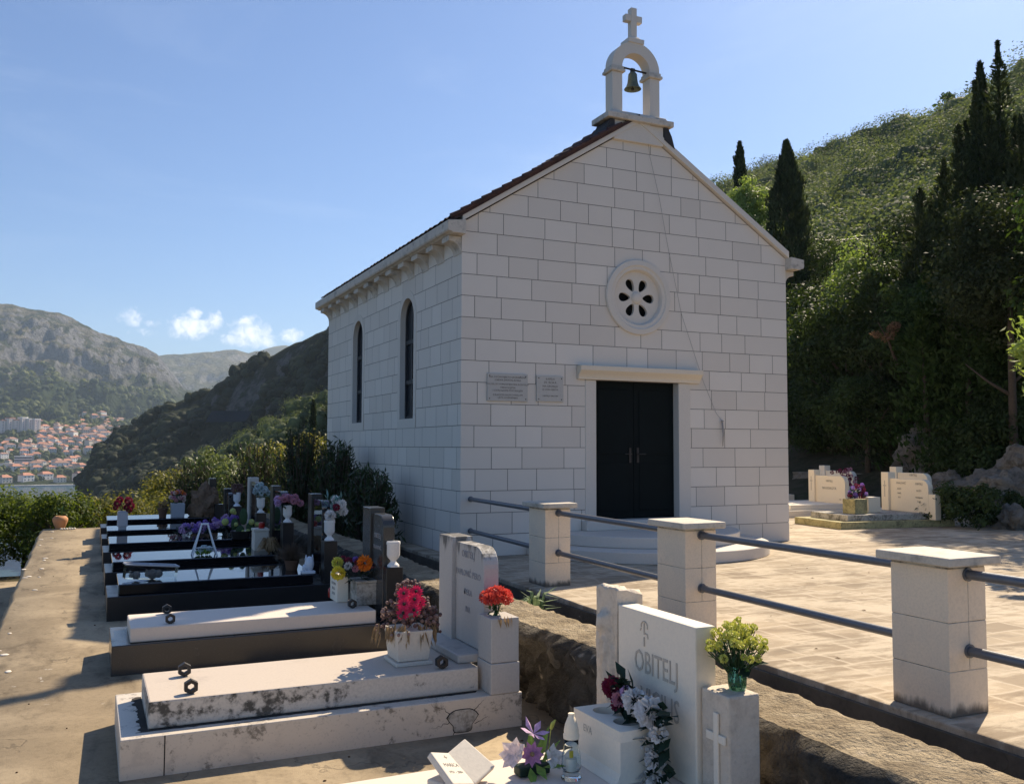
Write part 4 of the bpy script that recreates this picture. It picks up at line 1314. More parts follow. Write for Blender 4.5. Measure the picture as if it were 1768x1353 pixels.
# flower block with two round wells
blk = thing('flower_block', (-1.99, -7.60, -.298), 'cream stone flower block with two round empty wells, before the OBITELJ headstone', 'planter')
Mz = Matrix.Translation((0, 0, .265))
o = outline('top_plate', [[(-.145, -.275), (.135, -.275), (.135, .275), (-.145, .275)], circle(0, .135, .078, 32), circle(0, -.115, .082, 32)], .06, M_white, blk, matrix=Mz)
m = MB()
pr = [(-.145, .235), (-.145, .06), (-.16, .025), (-.185, 0.0), (.135, 0), (.135, .235)]
m.prism(pr[::-1], .55, 'y', -.275)
m.build('block_body', M_white, blk)
m = MB()
for y in (.135, -.115): m.lathe([(.082, .294), (.08, .24), (.0, .2355)], (0, y, 0), 28)
m.build('well_lining', M_planter, blk, smooth=R(40))
text('EVA', .06, M_texts, blk, facing_west(-.1465, .10, .19), .0006)
# open book of white stone
bk = thing('stone_book', (-2.96, -7.47, -.298), 'open book of white marble with writing, lying on the cream foreground grave', 'memorial book', rz=R(28))
for s in (-1, 1):
    m = MB(); a = Matrix.Rotation(R(-16 * s), 4, 'Y') @ Matrix.Rotation(R(32), 4, 'X')
    m.box(.004 if s > 0 else -.20, .20 if s > 0 else -.004, -.09, .15, .045, .085, mat=a)
    pg = m.build('page', M_planter, bevel=.008); pg.parent = bk
    if s < 0:
        tm = a @ Matrix.Translation((-.10, .04, .0855))
        text('MARICA', .035, M_text, bk, tm, .0006); text('1931 - 2004', .025, M_text, bk, a @ Matrix.Translation((-.10, -.01, .0855)), .0006)
        text('+', .06, M_text, bk, a @ Matrix.Translation((-.10, .09, .0855)), .0006)
m = MB(); m.box(-.16, .16, -.05, .10, .0, .05); m.build('book_rest', M_planter, bk, bevel=.01)

# ------------------------------------------------------------------ small grave goods
def urn(x, y, z, s, label, mat=M_urn, square=False, group='white stone flower urns on the dark pillars'):
    m = MB()
    if square:
        m.box(-.055, .055, -.055, .055, .10, .22, top=(.008, .008)); m.box(-.06, .06, -.06, .06, .0, .03); m.lathe([(.045, .03), (.03, .06), (.045, .10)], seg=18)
    else:
        m.lathe([(.0, .0), (.062, .0), (.062, .018), (.05, .03), (.030, .05), (.030, .065), (.058, .095), (.068, .12), (.068, .225), (.074, .24), (.070, .262), (.052, .262), (.05, .20), (.0, .19)], seg=26)
    o = m.build('flower_urn', mat, smooth=R(50), bevel=.004 if square else 0)
    o.location = (x, y, z); o.scale = (s, s, s)
    return tagp(o, label, 'urn', group)
urn(-1.95, -3.0, .337, 1.02, 'empty white stone urn on the dark pillar of the beige-lid grave')
urn(-2.035, -.50, .382, 1.0, 'white stone urn topped by a white flower ball, on a black pillar')
urn(-2.24, 1.25, .492, .95, 'white stone urn holding pink roses on a black pillar')
urn(-2.30, 3.20, .502, .95, 'whitish urn with pale blue and white flowers, left of the pink roses')
urn(-2.42, 5.05, .502, .95, 'bluish porcelain urn with a grey withered bunch, far end of the row', M_bluew)

def petal_flower(m_list, c, nrm, r, n, rows=1, width=.5, cup=.25):
    """petals as folded quads around c, facing nrm"""
    nrm = Vector(nrm).normalized()
    x = nrm.orthogonal().normalized(); y = nrm.cross(x)
    for k in range(rows):
        rr = r * (1 - .28 * k)
        for i in range(n):
            a = 2 * math.pi * (i + .5 * k) / n + random.uniform(-.1, .1)
            d = x * math.cos(a) + y * math.sin(a); t = nrm.cross(d)
            w = rr * width
            p0 = Vector(c) + nrm * (.02 * r * k)
            p1 = p0 + d * rr * .6 + t * w * .5 + nrm * rr * cup * .35
            p2 = p0 + d * rr + nrm * rr * cup * random.uniform(.6, 1.2)
            p3 = p0 + d * rr * .6 - t * w * .5 + nrm * rr * cup * .35
            m_list.quad([p0, p1, p2, p3])
def puff(m_list, c, r, n, pl):
    """round bloom of many small petals pointing outward"""
    for i in range(n):
        z = 1 - 2 * (i + .5) / n; a = i * 2.39996
        s = math.sqrt(max(0, 1 - z * z))
        d = Vector((s * math.cos(a), s * math.sin(a), z * .92)).normalized()
        t = d.orthogonal().normalized(); u = d.cross(t)
        ra = random.uniform(0, 6.28); tt = t * math.cos(ra) + u * math.sin(ra)
        b = Vector(c) + d * r * .35; e = Vector(c) + d * r * random.uniform(.88, 1.06)
        mid = Vector(c) + d * r * .8
        m_list.quad([b, mid + tt * pl, e, mid - tt * pl])
def leaf(m_list, p, d, ln, w):
    d = Vector(d).normalized(); s = d.cross(Vector((random.uniform(-.3, .3), random.uniform(-.3, .3), 1))).normalized()
    n_ = s.cross(d)
    p = Vector(p)
    m_list.quad([p, p + d * ln * .45 + s * w * .5 + n_ * ln * .05, p + d * ln, p + d * ln * .45 - s * w * .5 + n_ * ln * .05])
def fmat(name, col, tr=.25):
    m, t, p, pos = newmat(name)
    n = t.noise(pos, 40, 4)
    c = t.mix(t.ramp(n, .3, .7), tuple(x * .75 for x in col), tuple(min(1, x * 1.15) for x in col))
    t.link(c, p.inputs['Base Color']); p.inputs['Roughness'].default_value = .6
    trn = t.add('ShaderNodeBsdfTranslucent'); t.link(c, trn.inputs['Color'])
    mx = t.add('ShaderNodeMixShader'); mx.inputs[0].default_value = tr
    t.link(p.outputs[0], mx.inputs[1]); t.link(trn.outputs[0], mx.inputs[2]); t.link(mx.outputs[0], t.n['Material Output'].inputs['Surface'])
    return m
F_red = fmat('salmon_red_petal', (.72, .10, .07)); F_pink = fmat('hot_pink_petal', (.80, .02, .10)); F_white = fmat('white_petal', (.78, .76, .74))
F_rose = fmat('dusty_pink_petal', (.55, .25, .32)); F_mar = fmat('maroon_petal', (.22, .015, .05)); F_purple = fmat('purple_petal', (.30, .17, .55)); F_lil = fmat('lilac_petal', (.58, .38, .60))
F_yel = fmat('yellow_petal', (.80, .66, .06)); F_or = fmat('orange_petal', (.85, .25, .02)); F_chry = fmat('yellow_green_petal', (.62, .62, .12)); F_pale = fmat('pale_green_bud', (.45, .50, .16))
F_leaf = fmat('silk_leaf', (.035, .09, .03)); F_leafd = fmat('dark_silk_leaf', (.015, .04, .022)); F_leafb = fmat('bright_leaf', (.20, .32, .05)); F_teal = fmat('teal_leaf', (.16, .30, .27))
F_dry = fmat('dried_petal', (.34, .22, .18)); F_dryd = fmat('dark_dried_petal', (.16, .085, .075)); F_straw = fmat('straw', (.36, .24, .12)); F_cream = fmat('cream_petal', (.80, .66, .62)); F_blue = fmat('pale_blue_petal', (.50, .60, .62))
F_dkcen = plain('flower_centre', (.03, .02, .015), .9)

def bouquet(name, loc, label, cat='flowers', group=None): return thing(name, loc, label, cat, group)
# red carnation-like bunch on the marble pillar
b = bouquet('flower_bunch', (-1.89, -5.59, .255), 'round bunch of salmon red artificial flowers on the marble pillar')
for i in range(13):
    a = i * 2.4; k = math.sqrt(i / 13) * .115
    m = MB(); puff(m, (k * math.cos(a), k * math.sin(a), .19 - k * k * 4.2 + random.uniform(-.01, .01)), .062, 70, .012); m.build('bloom', F_red, b)
m = MB()
for i in range(12): m.tube([(0, 0, .0), (random.uniform(-.06, .06), random.uniform(-.06, .06), .12)], .004, 4)
for i in range(16): leaf(m, (random.uniform(-.05, .05), random.uniform(-.05, .05), random.uniform(.01, .08)), (random.uniform(-1, 1), random.uniform(-1, 1), random.uniform(-.5, .4)), .10, .03)
m.build('stems_and_leaves', F_leaf, b)
m = MB()
for i in range(5): leaf(m, (-.06 + .03 * i, -.14, .02), (random.uniform(-.2, .2), -.3, -1), .10, .02)
m.build('dry_leaves', F_straw, b)

# planter with hot pink gerberas among dried flowers
m = MB(); m.box(-.155, .155, -.17, .17, .0, .03); m.box(-.13, .13, -.14, .14, .033, .275, top=(.025, .03))
o = m.build('square_planter', M_planter, bevel=.006); o.location = (-2.50, -5.17, -.144)
tagp(o, 'tapered white stone planter on the veined marble grave, full of dried flowers', 'planter')
b = bouquet('flower_bunch', (-2.50, -5.17, .13), 'hot pink gerberas among a spreading mass of brown dried flowers')
m, m2 = MB(), MB()
for i in range(330):
    a = random.uniform(0, 6.283); r = random.uniform(.02, .27) ; z = .26 - .9 * r * r * 3.2 + random.uniform(-.10, .05) + (.08 if r < .1 else 0)
    (m if random.random() < .6 else m2).ball((r * math.cos(a), r * math.sin(a) * .9, z), random.uniform(.010, .019), seg=6, rings=4)
m.build('dried_buds', F_dry, b)['kind'] = 'stuff'; m2.build('dark_dried_buds', F_dryd, b)['kind'] = 'stuff'
m = MB()
for i in range(60):
    a = random.uniform(0, 6.283); r = random.uniform(.08, .25)
    m.tube([(0, 0, 0), (r * .5 * math.cos(a), r * .5 * math.sin(a), .12), (r * math.cos(a), r * math.sin(a), .22 - r * r * 3)], .0025, 4, cap=False)
m.build('dried_stems', F_dryd, b)
m = MB()
for (a0, r0, n_) in ((3.5, .17, 26), (4.1, .15, 22), (5.2, .15, 22), (3.1, .26, 18), (5.9, .18, 14)):
    for i in range(n_):
        a = a0 + random.uniform(-.25, .25); r = r0 + random.uniform(-.03, .03)
        leaf(m, (r * math.cos(a), r * math.sin(a), random.uniform(-.02, .07)), (.25 * math.cos(a) + random.uniform(-.2, .2), .25 * math.sin(a), -1), random.uniform(.09, .16), .022)
m.build('withered_leaves', F_straw, b)
for (x, y, z) in ((-.09, -.16, .22), (-.085, -.13, .30), (.0, -.15, .25), (-.10, -.17, .15), (-.015, -.18, .17), (.05, -.12, .22), (.03, -.10, .30)):
    m = MB(); nv = Vector((x * 1.5 - .35, -1, .45)); petal_flower(m, (x, y, z), nv, .062, 16, 3, .34, .12); fl = m.build('gerbera', F_pink, b)
    m = MB(); m.ball(Vector((x, y, z)) + nv.normalized() * .012, .014, seg=8, rings=5); m.build('flower_centre', F_dkcen, fl)

# grave with the beige lid: weathered planters with yellow and orange flowers, white inscribed box, red lamp
m = MB(); m.box(-2.26, -1.98, -2.70, -2.42, -.103, .135); m.box(-2.275, -1.965, -2.715, -2.405, .136, .165)
tagp(m.build('square_planter', M_oldbox, bevel=.01), 'weathered grey stone planter with dark streaks, holding yellow and orange blooms', 'planter')
m = MB(); m.box(-2.40, -2.275, -2.40, -2.08, -.103, .20); o = m.build('inscribed_box', M_white, bevel=.005)
for i, s in enumerate(('OBITELJI', 'U SPOMEN', 'BRAĆA', 'SESTRE')): text(s, .04, M_text, o, facing_west(-2.4008, -2.24, .13 - .055 * i), .0005)
tagp(o, 'narrow white inscribed stone box beside the weathered planter', 'stone box')
b = bouquet('flower_bunch', (-2.2, -2.55, .16), 'mixed bunch with two yellow and one big orange bloom in the weathered planter')
for (x, y, z, r, F_) in ((-.24, -.05, .085, .085, F_yel), (-.22, .08, .18, .07, F_chry), (.035, -.10, .185, .10, F_or)):
    m = MB(); puff(m, (x, y, z), r, 110, .016); m.build('bloom', F_, b)
for (x, y, z, r, F_) in ((-.12, .0, .15, .05, F_white), (-.10, .05, .20, .045, F_mar), (-.06, -.08, .13, .045, F_rose), (-.15, .10, .22, .04, F_mar), (-.02, .06, .21, .04, F_purple), (.15, .0, .14, .035, F_rose), (-.03, -.04, .19, .035, F_mar)):
    m = MB(); puff(m, (x, y, z), r, 50, .012); m.build('small_bloom', F_, b)
m = MB()
for i in range(46): leaf(m, (random.uniform(-.15, .13), random.uniform(-.12, .1), random.uniform(.0, .1)), (random.uniform(-1, 1), random.uniform(-1, .6), random.uniform(-.3, .7)), random.uniform(.08, .15), .05)
m.build('leaves', F_leafd, b)
m = MB(); m.lathe([(.0, .0), (.045, .0), (.05, .02), (.05, .09), (.035, .11), (.0, .115)], seg=20); o = m.build('grave_lamp', M_redglass, smooth=R(40))
o.location = (-2.36, -2.03, -.102); tagp(o, 'small dark red grave lamp lying low beside the inscribed white box', 'lantern')

# white figurine, lying glass box with stuffed bears, pot of dark heather on the black grave
fg = thing('white_figurine', (-2.30, -.47, -.033), 'small white cat-like figurine with two pointed ears on the black slab', 'figurine')
m = MB(); m.box(-.085, .085, -.06, .06, .0, .035); m.build('figurine_base', M_bluew, fg, bevel=.008)
m = MB(); m.ball((.015, 0, .12), (.062, .05, .10), seg=14, rings=10); m.ball((-.05, -.01, .075), (.03, .03, .045), seg=10, rings=8)
for x in (-.028, .055): m.tube([(x, 0, .17), (x, 0, .24)], [.02, .004], 7)
m.build('figurine_body', M_bluew, fg, smooth=True)
gb = thing('glass_box', (-4.20, -.27, -.033), 'long glass box with pale grey rim, lying on a black slab, toy bears inside', 'glass box', rz=R(8))
Mr = Matrix.Translation((0, 0, .012)) @ Matrix.Rotation(R(6), 4, 'Y')
m = MB(); m.box(-.30, .30, -.09, .09, .0, .165, mat=Mr); m.build('glass_shell', M_glass, gb)
m = MB()
for y in (-.095, .095):
    for z in (.172,): m.tube([Mr @ Vector((-.31, y, z)), Mr @ Vector((.31, y, z))], .012, 6)
for x in (-.305, .0, .305): m.tube([Mr @ Vector((x, -.095, .172)), Mr @ Vector((x, .095, .172))], .012, 6)
m.build('box_rim', M_ltgrey, gb)
m = MB()
for (x, r) in ((-.16, .05), (.03, .062), (.1, .05)):
    m.ball((x, 0, .07), (r, r * .8, r), seg=10, rings=8); m.ball((x - .06, -.02, .075), r * .6, seg=9, rings=7)
    for s in (-1, 1): m.ball((x - .07, s * .03, .115), .016, seg=6, rings=5)
m.build('toy_bears', plain('grey_plush', (.22, .21, .2), .95), gb, smooth=True)
m = MB(); m.lathe([(.0, 0), (.07, 0), (.095, .12), (.10, .14), (.085, .14), (.08, .11), (0, .10)], seg=22); o = m.build('plant_pot', M_brownpot, smooth=R(40)); o.location = (-2.44, -.12, -.033)
tagp(o, 'small dark pot holding the brown heather on the black grave', 'pot')
h = thing('dry_heather', (-2.44, -.12, .09), 'wide bush of dry brown heather twigs in a small pot on the black slab', 'plant')
m = MB()
for i in range(420):
    a = random.uniform(0, 6.283); e = random.uniform(.1, 1.4)
    d = Vector((math.cos(a) * math.cos(e), math.sin(a) * math.cos(e), math.sin(e))); r = random.uniform(.18, .27)
    m.tube([d * .02, d * r * .6 + Vector((0, 0, .02)), d * r], [.0035, .0025, .001], 3, cap=False)
m.build('twigs', plain('dry_twig', (.11, .075, .05), .95), h)

# next black grave: white triangular stand with flowers, white box with red lantern, dry grass tuft
st = thing('flower_stand', (-3.37, 1.50, .032), 'white A-shaped frame covering a small bunch of white flowers on the black lid', 'flower stand')
m = MB()
for s in (-1, 1):
    m.tube([(s * .17, -.10, .0), (s * .04, 0, .45)], .011, 7); m.tube([(s * .17, .10, .0), (s * .04, 0, .45)], .011, 7)
m.tube([(-.055, 0, .45), (.055, 0, .45)], .014, 7); m.tube([(-.13, -.07, .12), (.13, -.07, .12)], .006, 6)
m.build('frame', M_frame, st)
for i in range(16): m = MB(); puff(m, (random.uniform(-.10, .10), random.uniform(-.06, .06), random.uniform(.04, .13)), .032, 26, .01); m.build('white_bloom', F_blue, st)
m = MB()
for i in range(30): leaf(m, (random.uniform(-.10, .10), random.uniform(-.07, .07), .01), (random.uniform(-1, 1), random.uniform(-1, 1), random.uniform(.2, 1.6)), .10, .04)
m.build('leaves', F_leafb, st)
m = MB(); m.box(-2.63, -2.42, 1.72, 1.98, .032, .325); m.box(-2.64, -2.41, 1.71, 1.99, .327, .365); o = m.build('white_box', M_planter, bevel=.006)
tagp(o, 'white stone block carrying a red lantern at the head of a black grave', 'stone box')
m = MB(); m.lathe([(.0, .0), (.042, .0), (.046, .01), (.046, .075), (.03, .09), (.0, .09)], seg=18); o = m.build('grave_lamp', M_redglass, smooth=R(40)); o.location = (-2.51, 1.83, .366)
tagp(o, 'red glass lantern standing on top of the white stone block', 'lantern')
h = thing('dry_grass_tuft', (-2.47, 1.38, .032), 'drooping tuft of pale dry grass in front of the white block', 'plant')
m = MB()
for i in range(170):
    a = random.uniform(0, 6.283); r = random.uniform(.10, .25); t_ = random.uniform(.10, .24)
    d = Vector((math.cos(a), math.sin(a), 0)); s = Vector((-d.y, d.x, 0)) * .008
    p1, p2 = d * r * .5 + Vector((0, 0, t_)), d * r + Vector((0, 0, t_ * .35))
    m.quad([-s, s, p1 + s, p1 - s]); m.quad([p1 - s, p1 + s, p2 + s * .2, p2 - s * .2])
m.build('blades', F_straw, h)

# white flower ball and rose on the urn; pink roses; pale flowers; withered bunch
b = bouquet('flower_bunch', (-2.035, -.50, .63), 'white pompom flower ball with a dark red rose behind it in the urn')
m = MB(); puff(m, (0, -.03, .075), .085, 160, .012); m.build('white_pompom', F_white, b)
for (x, y, z) in ((.14, .05, .16), (.16, .0, .22), (.10, .10, .27), (.20, .08, .12)):
    m = MB(); puff(m, (x, y, z), .07, 70, .016); m.build('white_bloom', F_white, b)
m = MB(); puff(m, (.08, -.03, .185), .055, 60, .015); m.build('red_rose', F_mar, b)
m = MB()
for i in range(46): leaf(m, (random.uniform(-.02, .16), random.uniform(0, .12), random.uniform(.02, .3)), (random.uniform(-.7, 1), random.uniform(-.6, .8), random.uniform(-.1, 1.4)), random.uniform(.08, .15), .03)
m.build('leaves', F_teal, b)
b = bouquet('flower_bunch', (-2.24, 1.25, .73), 'cluster of dusty pink roses in a white urn')
for i in range(15):
    a = i * 2.4; k = math.sqrt(i / 15) * .20
    m = MB(); puff(m, (k * math.cos(a), k * math.sin(a) * .7, .13 - k * k * 2.2 + random.uniform(-.02, .03)), .058, 56, .016); m.build('rose', F_rose if i % 3 else F_lil, b)
m = MB()
for i in range(26): leaf(m, (random.uniform(-.12, .12), random.uniform(-.08, .08), random.uniform(.0, .06)), (random.uniform(-1, 1), random.uniform(-1, 1), random.uniform(-.4, .3)), .11, .05)
m.build('leaves', F_leafd, b)
b = bouquet('flower_bunch', (-2.30, 3.20, .74), 'pale blue and white flowers standing tall in the whitish urn')
m = MB()
for i in range(16):
    a = i * 2.4; k = math.sqrt(i / 16) * .13
    puff(m, (k * math.cos(a), k * math.sin(a), .24 - k * 1.1 + random.uniform(-.03, .03)), .05, 34, .016)
m.build('pale_blooms', F_blue, b)
m = MB()
for i in range(40): leaf(m, (random.uniform(-.08, .08), random.uniform(-.06, .06), random.uniform(.02, .15)), (random.uniform(-1, 1), random.uniform(-1, 1), random.uniform(-.3, .8)), .13, .05)
m.build('leaves', F_teal, b)
b = bouquet('flower_bunch', (-2.42, 5.05, .74), 'withered grey brown bunch in the bluish urn')
m = MB()
for i in range(60): m.ball((random.uniform(-.10, .10), random.uniform(-.08, .08), random.uniform(.0, .16)), random.uniform(.012, .028), seg=6, rings=4)
m.build('withered_blooms', F_dryd, b)

# purple heap and cactus-like plants
b = bouquet('flower_heap', (-3.05, 3.75, .092), 'long heap of purple and lilac flowers lying on a black grave')
for F_, n_, nm in ((F_purple, 70, 'purple_blooms'), (F_lil, 55, 'lilac_blooms')):
    m = MB()
    for i in range(n_):
        t_ = random.uniform(-1, 1)
        puff(m, (t_ * .45, random.uniform(-.22, .22), .12 + .17 * (t_ + 1) / 2 + random.uniform(-.09, .06)), random.uniform(.03, .05), 22, .016)
    m.build(nm, F_, b)['kind'] = 'stuff'
m = MB()
for i in range(120):
    t_ = random.uniform(-1, 1); leaf(m, (t_ * .5, random.uniform(-.25, .2), random.uniform(.0, .16)), (random.uniform(-1, 1), random.uniform(-1, .5), random.uniform(-.1, .8)), .12, .045)
m.build('leaves', F_leafd, b)
for i in range(7): m = MB(); puff(m, (random.uniform(-.5, -.25), random.uniform(-.3, -.15), random.uniform(.02, .10)), .026, 20, .01); m.build('small_white_bloom', F_white, b)
b = bouquet('broadleaf_plant', (-2.62, 3.15, .092), 'plant with big rounded green leaves and yellow green buds beside the purple heap', 'plant')
for (x, y, z, rx, rz_) in ((.04, 0, .36, .055, .14), (-.10, .0, .24, .05, .10), (.14, -.02, .18, .05, .09), (-.02, -.05, .14, .06, .08)):
    m = MB(); m.ball((x, y, z), (rx * 1.2, .018, rz_), seg=12, rings=9); m.build('round_leaf', F_leaf, b, smooth=True)
for (x, y, z, r) in ((-.13, .02, .45, .05), (-.10, .04, .42, .035), (.16, -.05, .27, .05), (.26, -.02, .23, .045), (-.09, -.08, .24, .035), (.02, -.1, .12, .03), (.10, -.08, .12, .04), (-.25, 0, .28, .06)):
    m = MB(); m.ball((x, y, z), (r, r * .8, r), seg=9, rings=7); m.build('yellow_bud', F_pale, b, smooth=True)
m = MB(); m.lathe([(0, 0), (.13, 0), (.17, .13), (.15, .13), (0, .11)], seg=20); m.build('plant_bowl', M_blackm, b)

# grey vase with dark red flowers; clay pot and planter on the farthest grave; terracotta jar at the path end
m = MB(); m.box(-.085, .085, -.075, .075, .06, .315); m.box(-.065, .065, -.055, .055, .0, .058); m.box(-.07, .07, -.06, .06, .316, .33)
o = m.build('grave_vase', [M_ltgrey], bevel=.012); o.location = (-4.35, 5.15, .132); tagp(o, 'light grey box-shaped vase with a dark foot, holding dark red flowers', 'vase')
b = bouquet('flower_bunch', (-4.35, 5.15, .455), 'dark red flowers in two clumps in the light grey vase')
for (x, y, z, r) in ((-.09, -.02, .14, .075), (-.05, .03, .20, .065), (-.12, .03, .06, .05), (.09, 0, .18, .08), (.13, .02, .09, .075), (.06, -.03, .07, .06), (.10, -.05, .02, .06)):
    m = MB(); puff(m, (x, y, z), r, 76, .02); m.build('bloom', F_mar, b)
m = MB()
for i in range(8): m.tube([(0, 0, -.05), (random.uniform(-.1, .1), 0, .1)], .004, 4)
m.build('stems', F_leafd, b)
m = MB(); m.lathe([(0, 0), (.065, 0), (.085, .15), (.10, .15), (.10, .185), (.08, .185), (0, .15)], seg=22); o = m.build('plant_pot', M_brownpot, smooth=R(40)); o.location = (-3.57, 6.85, .197)
tagp(o, 'brown clay pot with a withered orange plant on the farthest black grave', 'pot')
h = thing('withered_plant', (-3.57, 6.85, .35), 'withered orange brown plant in the brown clay pot', 'plant')
m = MB()
for i in range(90): leaf(m, (random.uniform(-.06, .06), random.uniform(-.06, .06), random.uniform(0, .12)), (random.uniform(-1, 1), random.uniform(-1, 1), random.uniform(-.1, 1.6)), random.uniform(.07, .13), .03)
m.build('dry_leaves', F_straw, h)
m = MB(); m.box(-.12, .12, -.11, .11, .0, .27, top=(.01, .01)); o = m.build('square_planter', M_ltgrey, bevel=.008); o.location = (-3.29, 6.90, .197)
tagp(o, 'light grey square planter with mixed roses on the farthest black grave', 'planter')
b = bouquet('flower_bunch', (-3.29, 6.90, .46), 'ball of mixed cream, pink and green flowers in the light grey planter')
for F_, n_, nm in ((F_rose, 9, 'pink_blooms'), (F_cream, 8, 'cream_blooms'), (F_or, 4, 'orange_blooms')):
    for i in range(n_):
        d = Vector((random.gauss(0, 1), random.gauss(0, 1), random.gauss(.4, .7))).normalized(); m = MB(); puff(m, Vector((0, 0, .12)) + d * .14, .045, 40, .014); m.build(nm[:-1], F_, b)
m = MB()
for i in range(60):
    d = Vector((random.gauss(0, 1), random.gauss(0, 1), random.gauss(.3, .7))).normalized(); leaf(m, Vector((0, 0, .10)) + d * .06, d, .11, .04)
m.build('leaves', F_leaf, b)
m = MB(); m.lathe([(0, 0), (.085, 0), (.12, .08), (.15, .17), (.15, .215), (.12, .255), (.095, .27), (.08, .26), (.10, .2), (0, .06)], seg=28); o = m.build('terracotta_jar', M_terra, smooth=R(50)); o.location = (-5.43, 9.22, zp(9.2) + .002)
tagp(o, 'rounded terracotta jar at the far end of the concrete path', 'jar')
m = MB()
for i in range(6): m.ball((-5.40 + .05 * i, 8.98 + random.uniform(-.02, .02), zp(9) + .02), (.03, .025, .022), seg=7, rings=5)
o = m.build('white_pebbles', M_white, smooth=True); o['kind'] = 'stuff'
h = thing('young_plant', (-5.43, 9.22, .12), 'sparse green sprig growing from the terracotta jar', 'plant')
m = MB()
for i in range(22): leaf(m, (random.uniform(-.05, .05), random.uniform(-.05, .05), random.uniform(0, .15)), (random.uniform(-1, 1), random.uniform(-1, 1), random.uniform(.3, 2)), .10, .03)
m.build('leaves', F_leaf, h)

# foreground grave: lily bunch, glass lamp, hanging bouquet, yellow flowers in green glass
b = bouquet('lily_bunch', (-2.53, -7.50, -.298), 'small bunch of white, lilac and purple artificial lilies next to a glass lamp')
m = MB(); petal_flower(m, (.02, -.02, .235), (.15, -.5, 1), .095, 6, 1, .42, .55); m.build('lilac_lily', F_lil, b)
m = MB(); petal_flower(m, (-.01, -.06, .135), (-.2, -1, .35), .075, 9, 2, .42, .15); fl = m.build('purple_dahlia', fmat('mauve_petal', (.46, .20, .36)), b)
m = MB(); m.ball((-.015, -.075, .14), .014, seg=8, rings=6); m.build('flower_centre', F_straw, fl)
m = MB(); petal_flower(m, (-.10, -.01, .13), (-.9, -.4, .6), .095, 7, 2, .7, .35); m.build('cream_peony', F_cream, b)
m = MB(); petal_flower(m, (.12, -.07, .10), (.5, -1, .5), .080, 5, 1, .8, .3); petal_flower(m, (.12, -.07, .105), (.5, -1, .5), .045, 4, 1, .7, .6); m.build('white_magnolia', F_white, b)
m = MB()
for p, d, l_ in (((.05, 0, .04), (.5, .2, 1), .24), ((.07, .0, .03), (.7, -.1, .8), .20), ((-.02, -.06, .06), (-.1, -.6, -.7), .12), ((.02, -.05, .07), (.2, -.8, -.5), .12), ((.03, .03, .05), (.2, .5, 1), .2), ((.06, -.06, .05), (1, -.6, .1), .14)): leaf(m, p, d, l_, .06)
m.build('leaves', F_leafb, b)
m = MB(); m.box(-.08, .12, -.045, .045, .002, .06); m.build('foam_base', F_leafd, b, bevel=.01)
m = MB(); m.tube([(.13, .02, .05), (.15, .01, .24)], .003, 4); m.tube([(.15, .01, .24), (.156, .0, .27), (.17, -.01, .295)], [.010, .013, .004], 6); m.build('lily_bud', F_chry, b)
lp = thing('glass_grave_lamp', (-2.335, -7.66, -.298), 'clear glass grave lamp with a cream cap and a white candle inside', 'lantern')
m = MB(); m.lathe([(0, 0), (.058, 0), (.060, .014), (.045, .03), (.05, .04), (.058, .075), (.054, .13), (.043, .19), (.041, .235), (.038, .235), (.040, .19), (.051, .13), (.054, .075), (.046, .045), (.0, .035)], seg=30); m.build('glass_body', M_glass, lp, smooth=True)
m = MB(); m.lathe([(.046, .228), (.047, .25), (.042, .258), (.044, .27), (.036, .31), (.022, .345), (.018, .35), (.018, .37), (.0, .372)], seg=26); m.build('cap', M_cream, lp, smooth=R(45))
m = MB(); m.lathe([(0, .037), (.030, .037), (.033, .115), (.0, .118)], seg=20); m.build('candle', M_wax, lp, smooth=R(40))
m = MB(); m.box(-.010, .010, -.006, .006, .118, .155); m.build('yellow_tag', M_yellow, lp)
b = bouquet('trailing_bouquet', (-1.86, -7.86, -.298), 'trailing bouquet of dark red, pink and white flowers before the OBITELJ headstone')
for (y, z, r, F_, n_) in ((.36, .44, .075, F_mar, 90), (.27, .39, .06, F_rose, 60), (.20, .45, .045, F_lil, 40), (.10, .42, .085, F_white, 80), (-.05, .40, .10, F_white, 80), (-.02, .22, .06, F_white, 50), (.12, .18, .06, F_rose, 50), (.16, .06, .085, F_mar, 90), (.06, .12, .05, F_rose, 40), (-.10, .14, .07, F_white, 60), (.0, -.0, .09, F_white, 80), (.30, .35, .05, F_mar, 40), (-.14, .30, .06, F_white, 50), (-.12, .02, .07, F_white, 50)):
    m = MB(); puff(m, (-.10, y, z), r, n_, r * .26); m.build('bloom', F_, b)
m = MB()
for i in range(130):
    y = random.uniform(-.2, .36); z = random.uniform(.0, .46) if y < .2 else random.uniform(.34, .5)
    leaf(m, (-.05, y, z), (random.uniform(-1, -.1), random.uniform(-1, 1), random.uniform(-.8, .8)), random.uniform(.09, .16), .065)
m.build('leaves', F_leafd, b)
m = MB(); m.lathe([(0, 0), (.045, 0), (.05, .02), (.058, .13), (.052, .13), (.045, .02), (0, .015)], seg=24); o = m.build('green_glass_jar', M_gglass, smooth=True); o.location = (-1.62, -8.27, .277)
tagp(o, 'short green glass jar holding yellow green chrysanthemums on the cross post', 'jar')
b = bouquet('chrysanthemum_bunch', (-1.62, -8.27, .29), 'bunch of small yellow green chrysanthemums in a green glass jar')
m = MB(); stems = MB(); lv = MB()
